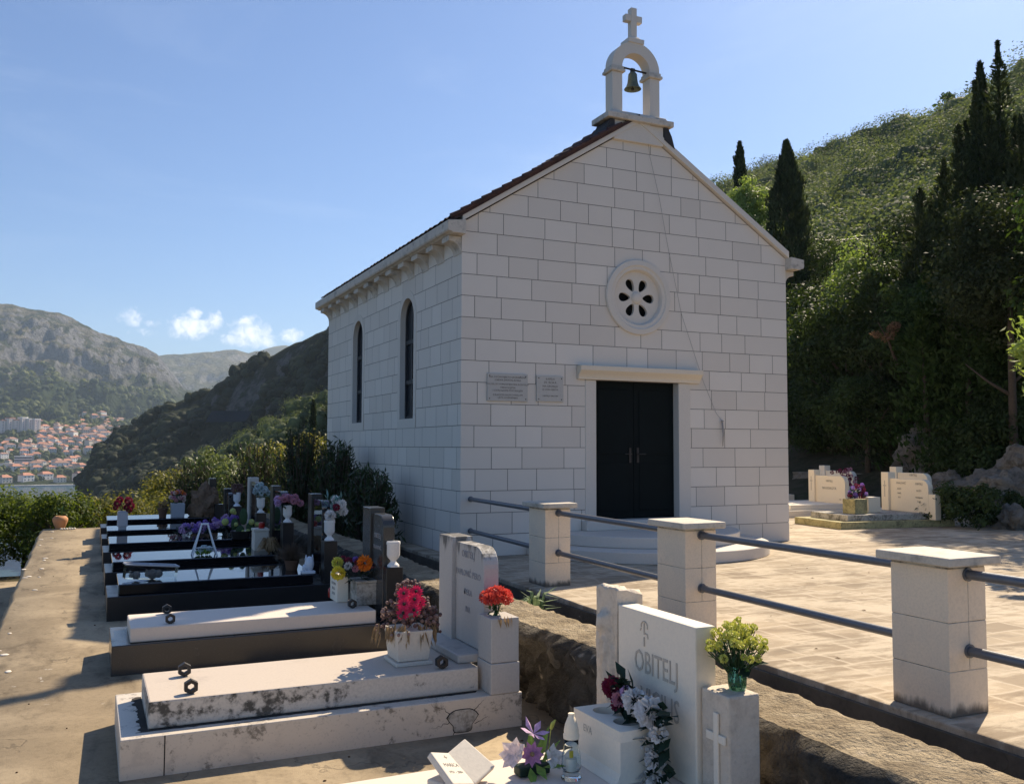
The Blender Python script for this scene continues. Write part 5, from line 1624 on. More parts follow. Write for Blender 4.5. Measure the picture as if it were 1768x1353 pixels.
for i in range(64):
    a = i * 2.39996; k = math.sqrt((i + .5) / 64) * .165 * random.uniform(.85, 1.15)
    c = Vector((k * math.cos(a), k * math.sin(a), .335 - k * k * 4.2 + random.uniform(-.055, .04)))
    fl = MB(); puff(fl, c, random.uniform(.016, .030), 34, .008)
    for v in fl.v: pass
    n0 = len(m.v); m.v += fl.v; m.f += [tuple(n0 + q for q in f_) for f_ in fl.f]; m.mi += fl.mi
    stems.tube([(0, 0, .0), (c.x * .45, c.y * .45, c.z * .5), (c.x, c.y, c.z - .02)], .003, 4, cap=False)
    for j in range(2): leaf(lv, (c.x * .75, c.y * .75, c.z * .72), (random.uniform(-1, 1), random.uniform(-1, 1), random.uniform(-.5, .8)), .055, .028)
m.build('blooms', F_chry, b); stems.build('stems', F_leaf, b)
lv.build('small_leaves', F_leaf, b)
m = MB(); leaf(m, (-.02, -.05, .12), (-.1, -.5, -.2), .10, .09); leaf(m, (.05, -.04, .13), (.3, -.6, .1), .12, .08); leaf(m, (-.03, -.03, .08), (-.7, -.6, .3), .12, .06); leaf(m, (.02, -.06, .16), (.0, -1, .4), .10, .09)
m.build('broad_leaves', F_leafd, b)

# strap-leaved plant in the drain behind the marble headstone
h = thing('strap_leaf_plant', (-.62, -3.72, -.36), 'green strap-leaved plant growing in the gap between wall and terrace', 'plant')
m = MB()
for i in range(34):
    a = random.uniform(0, 6.283); r = random.uniform(.15, .36); t_ = random.uniform(.30, .52)
    d = Vector((math.cos(a), math.sin(a), 0)); s = Vector((-d.y, d.x, 0)) * .018
    p1, p2 = d * r * .4 + Vector((0, 0, t_ * .85)), d * r + Vector((0, 0, t_ * random.uniform(.7, 1)))
    m.quad([-s * .6, s * .6, p1 + s, p1 - s]); m.quad([p1 - s, p1 + s, p2 + s * .15, p2 - s * .15])
m.build('strap_leaves', fmat('strap_leaf', (.20, .27, .12)), h)

# the grave terrace was drawn 1/0.85 too large: bring it, its wall and everything on it to its true size (lids 2.1 m long)
GRAVE_SET += [o for o in set(bpy.data.objects) - PRE if o.parent is None]
for o in GRAVE_SET:
    o.scale = [k * .85 for k in o.scale]
    o.location = Vector(o.location) * .85 + Vector((-.738, -1.862, .242))

# ------------------------------------------------------------------ graves on the right, beyond the chapel
def right_grave(label, loc, rz, steps, head, txt, mat=M_cream, base=M_moss, panel_top=.95):
    g = thing('grave_tomb', loc, label, 'grave', 'graves on the right below the cliff', rz)
    for k, (x0, x1, y0, y1, z0, z1) in enumerate(steps):
        m = MB(); m.box(x0, x1, y0, y1, z0 + .002 * (k > 0), z1); m.build('plinth' if k == 0 else 'slab', base[k] if isinstance(base, tuple) else base, g, bevel=.008)
    x, y0, y1, z0 = head
    m = MB(); m.box(x - .05, x + .14, y1 - .22, y1, z0, panel_top + .13); ps = m.build('headstone_post', mat, g, bevel=.006)
    m = MB(); m.prism(panel_poly(y0, y1 - .222, z0, panel_top, .17), .12, 'x', x); hp = m.build('headstone_panel', mat, g, bevel=.006)
    for s, yy, z, size in txt:
        text(s, size, M_text, hp, facing_west(x - .0025, yy, z), .0008)
    m = MB(); m.box(x - .054, x - .0505, y1 - .12, y1 - .10, .55, .9); m.box(x - .054, x - .0507, y1 - .16, y1 - .06, .78, .80); m.build('engraved_cross', M_texts, ps)
    return g
g = right_grave('cream headstone with two columns of names on a stepped black and mossy base', (9.9, 1.85, 0), R(-7), [(-1.25, 1.55, -.72, .80, 0, .14), (-.95, 1.4, -.55, .65, .14, .26), ], (.98, -.62, .72, .26),
                [('PAVLOVIĆ', .16, .84, .06), ('OBITELJ', -.36, .84, .06), ('ANTE', .22, .72, .05), ('MARE', .22, .63, .045), ('IVO', .22, .54, .045), ('BOŽO', -.36, .70, .05), ('MARIJANA', -.36, .56, .045), ('LUCE', -.36, .48, .045)], base=(M_moss, M_oldbox))
m = MB(); m.box(.985, 1.13, -.80, -.62, .14, .66); m.build('flower_pillar', M_cream, g, bevel=.006)
m = MB(); m.box(-.17, .17, -.17, .17, 0, .30); o = m.build('square_planter', M_moss, bevel=.01); o.location = (9.42, 1.75, .263); tagp(o, 'yellow mossy planter block on the stepped right-hand grave, with purple flowers', 'planter')
m = MB(); m.box(-.17, .17, -.17, .17, 0, .32); o = m.build('square_planter', M_cream, bevel=.01); o.location = (10.0, 1.95, .263); tagp(o, 'cream planter block on the stepped right-hand grave, right of the mossy one', 'planter')
b = bouquet('flower_bunch', (9.55, 1.85, .56), 'purple and red flowers standing in the mossy planter')
for F_, nm in ((F_purple, 'purple_blooms'), (F_mar, 'red_blooms')):
    for i in range(16): m = MB(); puff(m, (random.uniform(-.2, .25), random.uniform(-.1, .1), random.uniform(.02, .28)), .045, 26, .018); m.build(nm[:-1], F_, b)
m = MB()
for i in range(40): leaf(m, (random.uniform(-.15, .2), random.uniform(-.1, .1), random.uniform(0, .15)), (random.uniform(-1, 1), random.uniform(-1, 1), random.uniform(0, 1)), .12, .05)
m.build('leaves', F_leafd, b)
right_grave('cream headstone left of and behind the stepped grave, with two lines of lettering', (10.5, 4.7, 0), R(-5), [(-1.3, 1.5, -.75, .75, 0, .16), (-.6, 1.4, -.62, .62, .16, .28)], (.95, -.62, .66, .28), [('OBITELJ', -.06, .78, .07), ('IVA ROKOTA', -.06, .60, .085), ('1998', -.45, .36, .04)], base=(M_white, M_white), panel_top=.93)
right_grave('paler headstone half hidden behind the cream one with two lines', (12.3, 6.0, 0), R(-5), [(-1.0, 1.1, -.7, .7, 0, .2)], (.75, -.62, .66, .2), [('OBITELJ', -.1, .8, .08), ('RADIĆ', -.1, .66, .09)], mat=M_white, base=M_white, panel_top=1.0)
right_grave('headstone hidden behind the one with two columns of names', (11.9, 3.1, 0), R(-7), [(-.6, 1.0, -.6, .6, 0, .2)], (.55, -.55, .62, .2), [('OBITELJ', -.1, .96, .07)], base=M_white, panel_top=1.03)
b = bouquet('flower_bunch', (12.55, 5.15, .62), 'dark red and pink flowers beside the half hidden pale headstone')
for F_, nm in ((F_mar, 'red_blooms'), (F_rose, 'pink_blooms')):
    for i in range(20): m = MB(); puff(m, (random.uniform(-.3, .3), random.uniform(-.15, .15), random.uniform(.0, .45)), .055, 26, .02); m.build(nm[:-1], F_, b)
m = MB(); m.box(12.4, 12.7, 5.0, 5.3, 0, .64); tagp(m.build('square_planter', M_white, bevel=.01), 'white stone pillar planter under the dark red flowers', 'planter')
b = bouquet('flower_bunch', (12.4, 7.9, .75), 'white flowers showing just past the right corner of the chapel')
for i in range(36): m = MB(); puff(m, (random.uniform(-.45, .45), random.uniform(-.2, .2), random.uniform(.0, .4)), .07, 26, .026); m.build('white_bloom', F_white, b)
m = MB()
for i in range(50): leaf(m, (random.uniform(-.4, .4), random.uniform(-.2, .2), random.uniform(-.2, .2)), (random.uniform(-1, 1), random.uniform(-1, 1), random.uniform(-.6, 1)), .16, .06)
m.build('leaves', F_leafd, b)
m = MB(); m.box(11.8, 13.0, 7.5, 8.3, 0, .30); m.box(12.0, 12.8, 7.75, 8.15, .302, .72); tagp(m.build('low_tomb', M_white, bevel=.01), 'low white tomb at the chapel corner carrying white flowers', 'grave')
m = MB(); m.lathe([(0, 0), (.10, 0), (.12, .05), (.12, .24), (.06, .32), (0, .33)], seg=18); o = m.build('grave_lamp', M_redglass, smooth=R(40)); o.location = (12.05, 7.62, .302); tagp(o, 'large red glass lantern on the low white tomb at the chapel corner', 'lantern')
m = MB(); m.box(10.2, 10.5, .55, .75, .0, .02); 

# ================================================================== FAR LAND
mbase_ref = [0]
def polar(name, sky_pts, r0, r1, z0, pw, amp, freq, mat, u0, u1, du, nr, back=.25, seed=0.0, base=None, crest_drop=0.0, ridge=0.0, rug=0.0):
    """hill whose crest, seen from the terrace, follows sky_pts (u,v) at distance r1(u); foot at r0, height z0"""
    us = np.arange(u0, u1 + du * .5, du)
    su, sv = np.array([p[0] for p in sky_pts], float), np.array([p[1] for p in sky_pts], float)
    V = []
    ts = np.concatenate([np.linspace(0, 1, nr), 1 + np.linspace(0, back, 6)[1:]])
    for u in us:
        d = ray(u, 771.0); d = d / math.hypot(d[0], d[1]); d[2] = 0
        R0 = r0(u) if callable(r0) else r0
        R1 = r1(u) if callable(r1) else r1
        v = np.interp(u, su, sv)
        cosa = (np.array([math.sin(YAW), math.cos(YAW), 0]) @ d)
        zs = CAM[2] + R1 * cosa * (771 - v) / F - crest_drop
        for t in ts:
            rr = R0 + (R1 - R0) * t
            x, y = CAM[0] + d[0] * rr, CAM[1] + d[1] * rr
            env = (min(1, t * 5) if base is not mbase_ref[0] else float(smooth(.26, .42, t)) + .03) * (1 if t < 1 else 0.6) * (1 - .75 * max(0, 1 - abs(t - 1) * 6))
            nz = fbm(x * freq, y * freq, 6, seed)
            if ridge: nz = nz * (1 - ridge) + ridge * (1 - 2.2 * abs(mnoise.noise(Vector((u * .02 + seed, t * .9, seed))))) * .6
            if base is not None and t <= 1: z = base(t, zs, u)
            elif t <= 1: z = z0 + (zs - z0) * t ** pw
            else: z = zs - (zs - z0) * (t - 1) * 1.2
            V.append((x, y, z + amp * env * nz + (rug * env * (.7 - 1.9 * abs(fbm(x * freq * 2.6, y * freq * 2.6, 5, seed + 3))) if rug else 0)))
    nt = len(ts)
    Q = [(i * nt + j, (i + 1) * nt + j, (i + 1) * nt + j + 1, i * nt + j + 1) for i in range(len(us) - 1) for j in range(nt - 1)]
    V = np.array(V)
    o = np_mesh(name, V, np.array(Q), mat, smooth=True); struct(o)
    return o, V.reshape(len(us), nt, 3), ts
def scatter(grid, n, ts, lo=0.0, hi=1.0, jit=True, power=1.0):
    """random ground points on a polar grid"""
    nu, nt, _ = grid.shape
    lim = np.searchsorted(ts, hi)
    a = rng.uniform(0, nu - 1.001, n); b = (lo + (hi - lo) * rng.uniform(0, 1, n) ** power) * (np.searchsorted(ts, 1.0))
    b = np.clip(b, 0, nt - 1.001)
    i, j = a.astype(int), b.astype(int); fa, fb = (a - i)[:, None], (b - j)[:, None]
    return grid[i, j] * (1 - fa) * (1 - fb) + grid[i + 1, j] * fa * (1 - fb) + grid[i, j + 1] * (1 - fa) * fb + grid[i + 1, j + 1] * fa * fb
_a, _b = np.meshgrid(np.linspace(0, 2 * math.pi, 11)[:-1], np.linspace(.0, math.pi * .8, 7))
CORE_V = np.stack([np.sin(_b) * np.cos(_a), np.sin(_b) * np.sin(_a), np.cos(_b)], 2).reshape(-1, 3)
CORE_Q = np.array([(i * 10 + j, (i + 1) * 10 + j, (i + 1) * 10 + (j + 1) % 10, i * 10 + (j + 1) % 10) for i in range(6) for j in range(10)])
def scrub(name, pts, size, leaves, leaf, mat, tall=.8, core=.84):
    """many bushes merged: each a clump of leaf cards"""
    P_, T_, S_, CV, CQ, CT = [], [], [], [], [], []
    for p in pts:
        s = size * rng.uniform(.5, 1.45)
        t0 = rng.uniform(.05, .95)
        ph = rng.uniform(0, 6.28, 3)
        k = int(leaves * rng.uniform(.7, 1.3))
        c = np.array((p[0], p[1], p[2] + s * tall * .5)); q = shell_points(c, (s, s, s * tall), k, .8)
        u_ = CORE_V * (core * (1 + .10 * np.sin(CORE_V * 3.6 + ph).sum(1, keepdims=True) + .05 * np.sin(CORE_V * 8.3 + ph * 3).sum(1, keepdims=True)))
        CQ.append(CORE_Q + len(CV) * len(CORE_V)); CV.append(c + u_ * np.array((s, s, s * tall))); CT.append(np.full(len(CORE_V), t0 * .9))
        lob = 1 + .10 * np.sin((q - c) / s * 3.6 + ph).sum(1, keepdims=True)
        q = c + (q - c) * lob; q += (rng.normal(size=(k, 3)) * .06 * s); S_.append(unit(q - c)); P_.append(q); T_.append(np.clip(rng.normal(t0, .15, k), 0, 1))
    P_ = np.concatenate(P_); T_ = np.concatenate(T_)
    V, Q = leaf_quads(P_, leaf, .62, nrm=np.concatenate(S_), scatter_=.5)
    o = np_mesh(name, np.concatenate([V] + CV), np.concatenate([Q, np.concatenate(CQ) + len(V)]), mat, np.concatenate([np.repeat(T_, 4)] + CT), smooth=True); o['kind'] = 'stuff'
    return o

m = MB(); m.quad([(-9000, -3000, -57), (9000, -3000, -57), (9000, 12000, -57), (-9000, 12000, -57)])
struct(m.build('sea', M_water))
# big mountain beyond the bay, its foot a gentle shore with the town
MSKY = [(-700, 470), (-400, 500), (-150, 520), (0, 533), (20, 535), (45, 538), (75, 541), (110, 553), (150, 571), (190, 586), (230, 598), (252, 605), (268, 615), (285, 635), (300, 652), (320, 676), (345, 694), (380, 715), (430, 740), (520, 765)]
def mbase(t, zs, u):
    r = 1440 + 1900 * t
    if r < 1465: return -60 + 5 * (r - 1440) / 25
    if r < 1700: return -55 + 22 * (r - 1465) / 235
    if r < 2020: return -33 + 60 * (r - 1700) / 320
    s = (r - 2020) / 1320
    return 27 + (zs - 27) * (.55 * s + .45 * s ** 2.2 if zs > 100 else s)
mbase_ref[0] = mbase
_, GM, TM = polar('far_mountain', MSKY, 1440, 3340, -60, 1, 75, .0026, M_mount, -700, 520, 3, 170, .3, 3.0, mbase, 0, .30, 44)
_, GR, TR = polar('far_ridge', [(150, 640), (250, 622), (285, 615), (330, 613), (345, 611), (385, 607), (405, 606), (425, 612), (440, 608), (460, 612), (480, 618), (520, 622), (600, 640), (800, 680)], 3700, 5000, -20, .8, 50, .0022, M_ridge, 150, 800, 4, 70, .2, 5.0, None, 0, .2, 30)
_, _, _ = polar('farthest_peak', [(380, 640), (430, 614), (455, 604), (475, 599), (490, 598), (520, 606), (600, 630), (700, 660)], 5300, 6200, 0, .8, 30, .002, M_ridge, 380, 700, 10, 24, .2, 8.0)
# far woods on the lower slopes of the mountain
pts = scatter(GM, 5200, TM, .30, .66, power=1.35)
pts = pts[(fbmv := np.array([fbm(p[0] * .004, p[1] * .004, 3, 2.0) for p in pts])) > -.35]
scrub('far_forest', pts, 7.5, 16, 6.5, M_scrub, .9)
pts = scatter(GM, 2600, TM, .03, .36)
scrub('town_trees', pts, 5.0, 16, 3.6, M_scrub, 1.0)

# dark headland between bay and chapel
HSKY = [(140, 835), (157, 822), (160, 800), (167, 777), (200, 757), (235, 727), (262, 710), (290, 696), (315, 683), (345, 682), (352, 674), (375, 657), (400, 642), (440, 622), (470, 607), (500, 588), (530, 572), (565, 557), (640, 525), (760, 480), (900, 435), (1050, 400), (1180, 420), (1260, 430), (1400, 450)]
def hr1(u): return 620 - 380 * float(smooth(150, 1250, u))
def hr0(u): return 380 - 250 * float(smooth(150, 1250, u))
def hbase(t, zs, u):
    s = t
    return -62 + (zs + 62) * (1.25 * s - .25 * s * s)
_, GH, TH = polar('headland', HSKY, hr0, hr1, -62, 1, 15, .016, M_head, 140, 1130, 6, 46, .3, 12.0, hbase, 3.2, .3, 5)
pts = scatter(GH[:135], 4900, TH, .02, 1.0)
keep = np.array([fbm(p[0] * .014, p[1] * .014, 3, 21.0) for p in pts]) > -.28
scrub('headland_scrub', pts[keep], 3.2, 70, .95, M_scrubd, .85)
# concrete slope above the coast road
A_ = [PD(u, v, d_) for u, v, d_ in ((366, 709, 322), (436, 709, 312), (424, 727, 311), (354, 729, 321))]
m = MB(); off = np.array([0, 0, 0.0]); c_ = CAM + (np.mean(A_, 0) - CAM) * 1.02
top = [CAM + (a - CAM) * 1.0 for a in A_]; bot = [a + (np.mean(A_, 0) - CAM) * .02 for a in A_]
m.quad(top); m.quad(bot[::-1])
for i in range(4): m.quad([top[i], bot[i], bot[(i + 1) % 4], top[(i + 1) % 4]])
tagp(m.build('retaining_slab', plain('grey_shotcrete', (.024, .027, .032), .95, .5, .12)), 'grey concrete slope on the dark headland above the coast road', 'concrete slope')
# nearer slope left of the chapel, bright bushes
_, GN, TN = polar('near_slope', [(280, 850), (330, 815), (365, 790), (400, 768), (440, 735), (480, 708), (520, 690), (548, 675), (600, 650), (700, 610), (900, 560), (1150, 500), (1300, 450)], lambda u: 75 - 25 * float(smooth(300, 1200, u)), lambda u: 190 - 90 * float(smooth(300, 1200, u)), -26, .9, 4, .03, M_hill, 280, 1300, 8, 30, .3, 4.0, None, 2.0)
pts = scatter(GN, 1300, TN, .0, 1.0)
scrub('near_slope_scrub', pts, 1.9, 330, .28, M_hillw, .9, .62)
# wooded hill on the right
RSKY = [(1100, 380), (1180, 352), (1240, 330), (1300, 303), (1400, 270), (1450, 248), (1500, 222), (1580, 196), (1640, 168), (1700, 138), (1768, 112), (1900, 60), (2100, 10), (2500, -60)]
_, GW, TW = polar('wooded_hill', RSKY, lambda u: 44, lambda u: 190 - 50 * float(smooth(1200, 1900, u)), 3, 1.0, 5, .035, M_hill, 1100, 2500, 10, 46, .3, 6.0, None, 2.6)
pts = scatter(GW[:92], 2100, TW, .0, 1.0)
scrub('hill_woods', pts, 2.35, 430, .33, M_hillw, 1.0, .60)
pts = scatter(GW[:92], 260, TW, .4, 1.0)
scrub('hill_trees', pts, 2.7, 1100, .34, M_hillw, 1.15, .52)
# a few trees that break the skyline
for (u, v, d, h) in ((1448, 250, 168, 6), (1332, 300, 182, 7), (1475, 236, 165, 4.5), (1640, 165, 150, 5), (1690, 140, 145, 6), (1390, 275, 175, 4)):
    p = PD(u, v + 8, d)
    t = thing('hill_tree', p - np.array([0, 0, h * .75]), 'small bushy tree standing up against the sky on the wooded hill crest', 'tree', 'trees on the crest of the wooded hill')
    P_, T_ = clumpy((h * .38, h * .38, h * .5), 14, 420, .5, zc=h * .6)
    crown_mesh('crown', P_, T_, .65, M_pine, t, .5); trunk_mesh(t, h * .6, .18, 3, h * .2)

# ------------------------------------------------------------------ town across the water
H_w = plain('house_wall_cream', (.62, .55, .47), .9, .15, .05); H_w2 = plain('house_wall_white', (.72, .69, .66), .9, .1, .05); H_w3 = plain('house_wall_grey', (.45, .43, .42), .9, .1, .05)
H_r = plain('house_roof_orange', (.42, .19, .12), .9, .3, .2); H_r2 = plain('house_roof_brown', (.27, .15, .11), .9, .3, .2); H_win = plain('house_window', (.06, .07, .09), .4)
def house_parts(root, w_, d_, h_, rh, wm, rm, floors=2, nwin=3):
    m = MB(); m.box(-w_ / 2, w_ / 2, -d_ / 2, d_ / 2, -6, h_); wl = m.build('wall', wm, root)
    m = MB(); e = .5
    b = [(-w_ / 2 - e, -d_ / 2 - e, h_), (w_ / 2 + e, -d_ / 2 - e, h_), (w_ / 2 + e, d_ / 2 + e, h_), (-w_ / 2 - e, d_ / 2 + e, h_)]
    k = w_ * .22
    t = [(-w_ / 2 + k, 0, h_ + rh), (w_ / 2 - k, 0, h_ + rh)]
    m.quad([b[0], b[1], t[1], t[0]]); m.quad([b[2], b[3], t[0], t[1]]); m.quad([b[1], b[2], t[1]]); m.quad([b[3], b[0], t[0]]); m.quad(b[::-1])
    m.build('roof', rm, root)
    for f in range(floors):
        for i in range(nwin):
            x = -w_ / 2 + w_ * (i + .5) / nwin; z = h_ * (f + .5) / floors
            m = MB(); m.box(x - .6, x + .6, -d_ / 2 - .12, -d_ / 2 - .02, z - .8, z + .8); m.build('window', H_win, root)
protos = []
for (w_, d_, h_, rh, wm, rm) in ((12, 10, 6, 3, H_w, H_r), (15, 10, 7, 3.2, H_w2, H_r), (10, 9, 8, 2.6, H_w, H_r2), (18, 11, 9, 3, H_w2, H_r2), (13, 11, 9, 3, H_w3, H_r)):
    protos.append((w_, d_, h_, rh, wm, rm))
def ground_at(u, r):
    """ground point of the town shore at photo column u and distance r"""
    d = ray(u, 771.0); d = d / math.hypot(d[0], d[1]); d[2] = 0
    us = np.arange(-700, 520 + 1.5, 3); i = int(np.clip((u + 700) / 3, 0, GM.shape[0] - 2)); t = (r - 1440) / 1900 * 169
    j = int(t); f = t - j
    z = GM[i, j, 2] * (1 - f) + GM[i, j + 1, 2] * f
    return (CAM[0] + d[0] * r, CAM[1] + d[1] * r, z)
def make_house(u, r, k, rz, sc, label, group=None):
    if k not in HP:
        t = thing('town_house', ground_at(u, r), label, 'house', group, rz); t.scale = (sc, sc, sc); house_parts(t, *protos[k]); HP[k] = t; return t
    return copy_tree(HP[k], ground_at(u, r), rz, sc, label, group)
HP = {}
HG = 'small houses of the far town across the bay'
HL = 'small tiled house among many alike in the far town across the bay'
spots = []
tries = 0
while len(spots) < 175 and tries < 6000:
    tries += 1
    row = rng.choice(4, p=[.30, .34, .24, .12])
    if row == 0: u = rng.uniform(0, 215); v = rng.uniform(757, 772) - .02 * u; r = 1860 + 6 * (772 - v)
    elif row == 1: u = rng.uniform(62, 215); v = rng.uniform(742, 758); r = 1990
    elif row == 2: u = rng.uniform(-60, 150); v = 0; r = rng.uniform(1610, 1800)
    else: u = rng.uniform(130, 222); v = 0; r = rng.uniform(2030, 2230)
    r = {0: rng.uniform(1790, 1900), 1: rng.uniform(1900, 2040), 2: r, 3: r}[int(row)]
    if row == 2 and rng.uniform() < .55: continue
    g_ = ground_at(u, r)
    if all((g_[0] - q[0]) ** 2 + (g_[1] - q[1]) ** 2 > 14 ** 2 for q in spots):
        spots.append(g_)
        make_house(u, r, int(rng.integers(0, 5)), rng.uniform(.15, 1.25), float(rng.uniform(.75, 1.2)), HL, HG)
for (u, r, k, sc, lab) in ((10, 1490, 0, 1.25, 'white waterfront house with orange roof, leftmost by the far shore'), (47, 1500, 1, 1.2, 'orange roofed waterfront house second from the left on the far shore'),
                           (80, 1520, 1, 1.2, 'pale waterfront house with bright orange roof behind the quay, third from left'), (105, 1490, 0, 1.15, 'low orange roofed house standing right at the water, fourth from left'),
                           (137, 1500, 2, 1.3, 'brown roofed waterfront house nearest the dark headland'), (105, 1640, 3, 1.3, 'large grey hipped roof house in the trees above the far shore')):
    make_house(u, r, k, rng.uniform(.3, .9), sc, lab, 'houses along the far shore')
H_flat = plain('apartment_wall', (.74, .63, .58), .9, .1, .05)
for i, (u, hh) in enumerate(((3, 21), (16, 25), (27, 22), (38, 26), (50, 24), (60, 23))):
    t = thing('apartment_block', ground_at(u, 1985), ('leftmost', 'second', 'third', 'fourth', 'fifth', 'rightmost')[i] + ' tall pink white apartment block in the row above the far town', 'apartment block', 'row of apartment blocks', .75)
    m = MB(); m.box(-6.5, 6.5, -6, 6, -8, hh); m.build('wall', H_flat, t)
    m = MB(); m.box(-6.8, 6.8, -6.3, 6.3, hh + .02, hh + (2.0 if i % 3 else 2.6)); m.build('roof', H_r if i < 3 else H_w2, t)
    m = MB(); m.box(1.0, 6.2, -6.6, -6.02, 0, hh - 1); m.build('balcony_stack', H_w3, t)
    for f in range(7):
        m = MB(); m.box(-4.6, -2.8, -6.1, -6.02, 1.2 + f * hh / 7.5, 2.9 + f * hh / 7.5); m.build('window', H_win, t)
t = thing('concrete_shell', ground_at(42, 1690), 'unfinished concrete building with dark open floors near the far shore', 'building', None, .1)
for f in range(5):
    m = MB(); m.box(-14, 12, -7, 7, f * 4.2 - .1, f * 4.2 + 1.3); m.build('floor_slab', H_w2, t)
m = MB(); m.box(-13, 11, -5.5, 6.5, 0, 16.5); m.build('dark_storeys', H_win, t)
t = thing('long_hall', ground_at(12, 1650), 'long low white hall left of the unfinished concrete building', 'building', None, .2)
m = MB(); m.box(-26, 24, -9, 9, -4, 9); m.build('wall', H_w2, t)
m = MB(); m.box(-26.5, 24.5, -9.5, 9.5, 9.02, 10.2); m.build('roof', H_w3, t)
for i in range(8):
    m = MB(); m.box(-23 + i * 6, -19.5 + i * 6, -9.15, -9.02, 3.5, 6.5); m.build('window', H_win, t)
# quay and boats
m = MB()
qp = [ground_at(u, 1452) for u in np.arange(-120, 170, 10)]
for a, b in zip(qp, qp[1:]):
    m.quad([(a[0], a[1], -55), (b[0], b[1], -55), (b[0], b[1] + 14, -55), (a[0], a[1] + 14, -55)]); m.quad([(a[0], a[1], -58), (b[0], b[1], -58), (b[0], b[1], -55), (a[0], a[1], -55)])
struct(m.build('quay', H_w3))
def boat(p, rz, sc, label, group=None):
    t = thing('motor_boat', p, label, 'boat', group, rz)
    m = MB(); m.prism([(-3.2, 0), (2.2, 0), (4.2, 1.3), (-3.4, 1.2)], 2.4, 'y', -1.2); m.build('hull', H_w2, t)
    m = MB(); m.box(-1.4, 1.2, -.9, .9, 1.25, 2.5, top=(-.25, -.1)); m.build('cabin', H_w2, t)
    m = MB(); m.box(-1.1, 1.18, -.82, .82, 1.75, 2.25); m.build('cabin_window', H_win, t)
    t.scale = (sc, sc, sc); return t
p = PZ(135, 826.5, -56.6)
boat(p, .15, 1.6, 'white motor boat under way on the bay, trailing a pale wake', None)
m = MB()
for i in range(8): m.ball((p[0] + 6 + i * 6, p[1] + 1.2 * i, -56.9), (4.2, .9 + .12 * i, .25), seg=8, rings=4)
o = m.build('boat_wake', M_foam, smooth=True); o['kind'] = 'stuff'
bt = None
for i, (u, v) in enumerate(((28, 823), (36, 822), (45, 822), (52, 821.5), (58, 821), (66, 820.5), (20, 824))):
    q = PZ(u, v + 4.5, -56.6)
    if bt is None: bt = boat(q, .6, 1.25, 'small white boat moored in the row along the far quay', 'boats moored along the far quay')
    else: copy_tree(bt, q, rng.uniform(0, 3), 1.2)

# ================================================================== NEAR VEGETATION
def shrub(name, loc, R3, n_clump, n_leaf, size, mat, label, cat, group=None, aspect=.5, trunk=None, up=None, spread=1.0, clump_r=.36, zc=None, flat=.85):
    t = thing(name, loc, label, cat, group)
    P_, T_ = clumpy(R3, n_clump, n_leaf, clump_r, zc=zc, flat=flat)
    crown_mesh('crown', P_, T_, size, mat, t, aspect, up, spread, CLN[0])
    if trunk: trunk_mesh(t, trunk[0], trunk[1], trunk[2] if len(trunk) > 2 else 5, max(R3[0], R3[1]) * .7)
    return t
def gz(x, y): return zlocal(x, y)
# hedge beyond the path end and to its left
HGp = 'leafy bushes of the hedge beyond the graves'
hA = shrub('hedge_bush', (-7.6, 11.6, gz(-7.6, 11.6) + .22), (1.25, 1.1, .98), 44, 7600, .092, M_hedge, 'glossy green hedge bush right behind the terracotta jar', 'bush', HGp, trunk=(1.1, .06, 6))
hB = shrub('hedge_bush', (-9.6, 10.4, gz(-9.6, 10.4) + .22), (1.5, 1.2, 1.05), 50, 8600, .092, M_hedge, 'large dark green hedge bush beside the lower path at the left edge', 'bush', HGp, trunk=(1.2, .06, 6))
hC = shrub('hedge_bush', (-2.6, 12.4, gz(-2.6, 12.4) + .22), (1.35, 1.1, 1.05), 44, 7000, .092, M_yel, 'yellowing bush behind the farthest graves, left of the boulder headstone', 'bush', HGp, trunk=(1.2, .06, 6))
for (src, x, y, s, zoff, lab) in (
        (hA, -5.6, 12.2, 1.0, 0, 'green hedge bush with upright sprigs between jar and dark red flowers'),
        (hB, -11.9, 12.0, 1.05, .2, 'dark green hedge bush at the far left edge of the photo, under the bay'),
        (hA, -13.6, 14.2, 1.2, .6, 'hedge bush half cut off by the left edge of the photo'),
        (hC, -4.3, 13.6, 1.02, .15, 'yellow green bush behind the vase of dark red flowers'),
        (hA, -9.3, 13.4, 1.12, .35, 'hedge bush whose sprigs reach up into the water of the bay'),
        (hB, -7.2, 14.4, 1.0, .55, 'hedge bush just below the steep left end of the headland'),
        (hC, -1.0, 14.4, 1.0, .25, 'reddish yellow bush behind the clay pot and light planter'),
        (hB, -8.2, 12.9, 1.0, .1, 'dense dark hedge bush behind the terracotta jar, second row'), (hA, -11.0, 13.6, 1.05, .25, 'second row hedge bush at the left, below the town quay'), (hB, -6.3, 13.4, .95, .15, 'second row hedge bush left of the vase of dark red flowers'),
        (hB, -10.4, 8.2, .8, -.2, 'low dark bush overhanging the lower path at the far left')):
    c = copy_tree(src, (x, y, gz(x, y) + zoff + .25), rng.uniform(0, 6), s, lab, HGp)
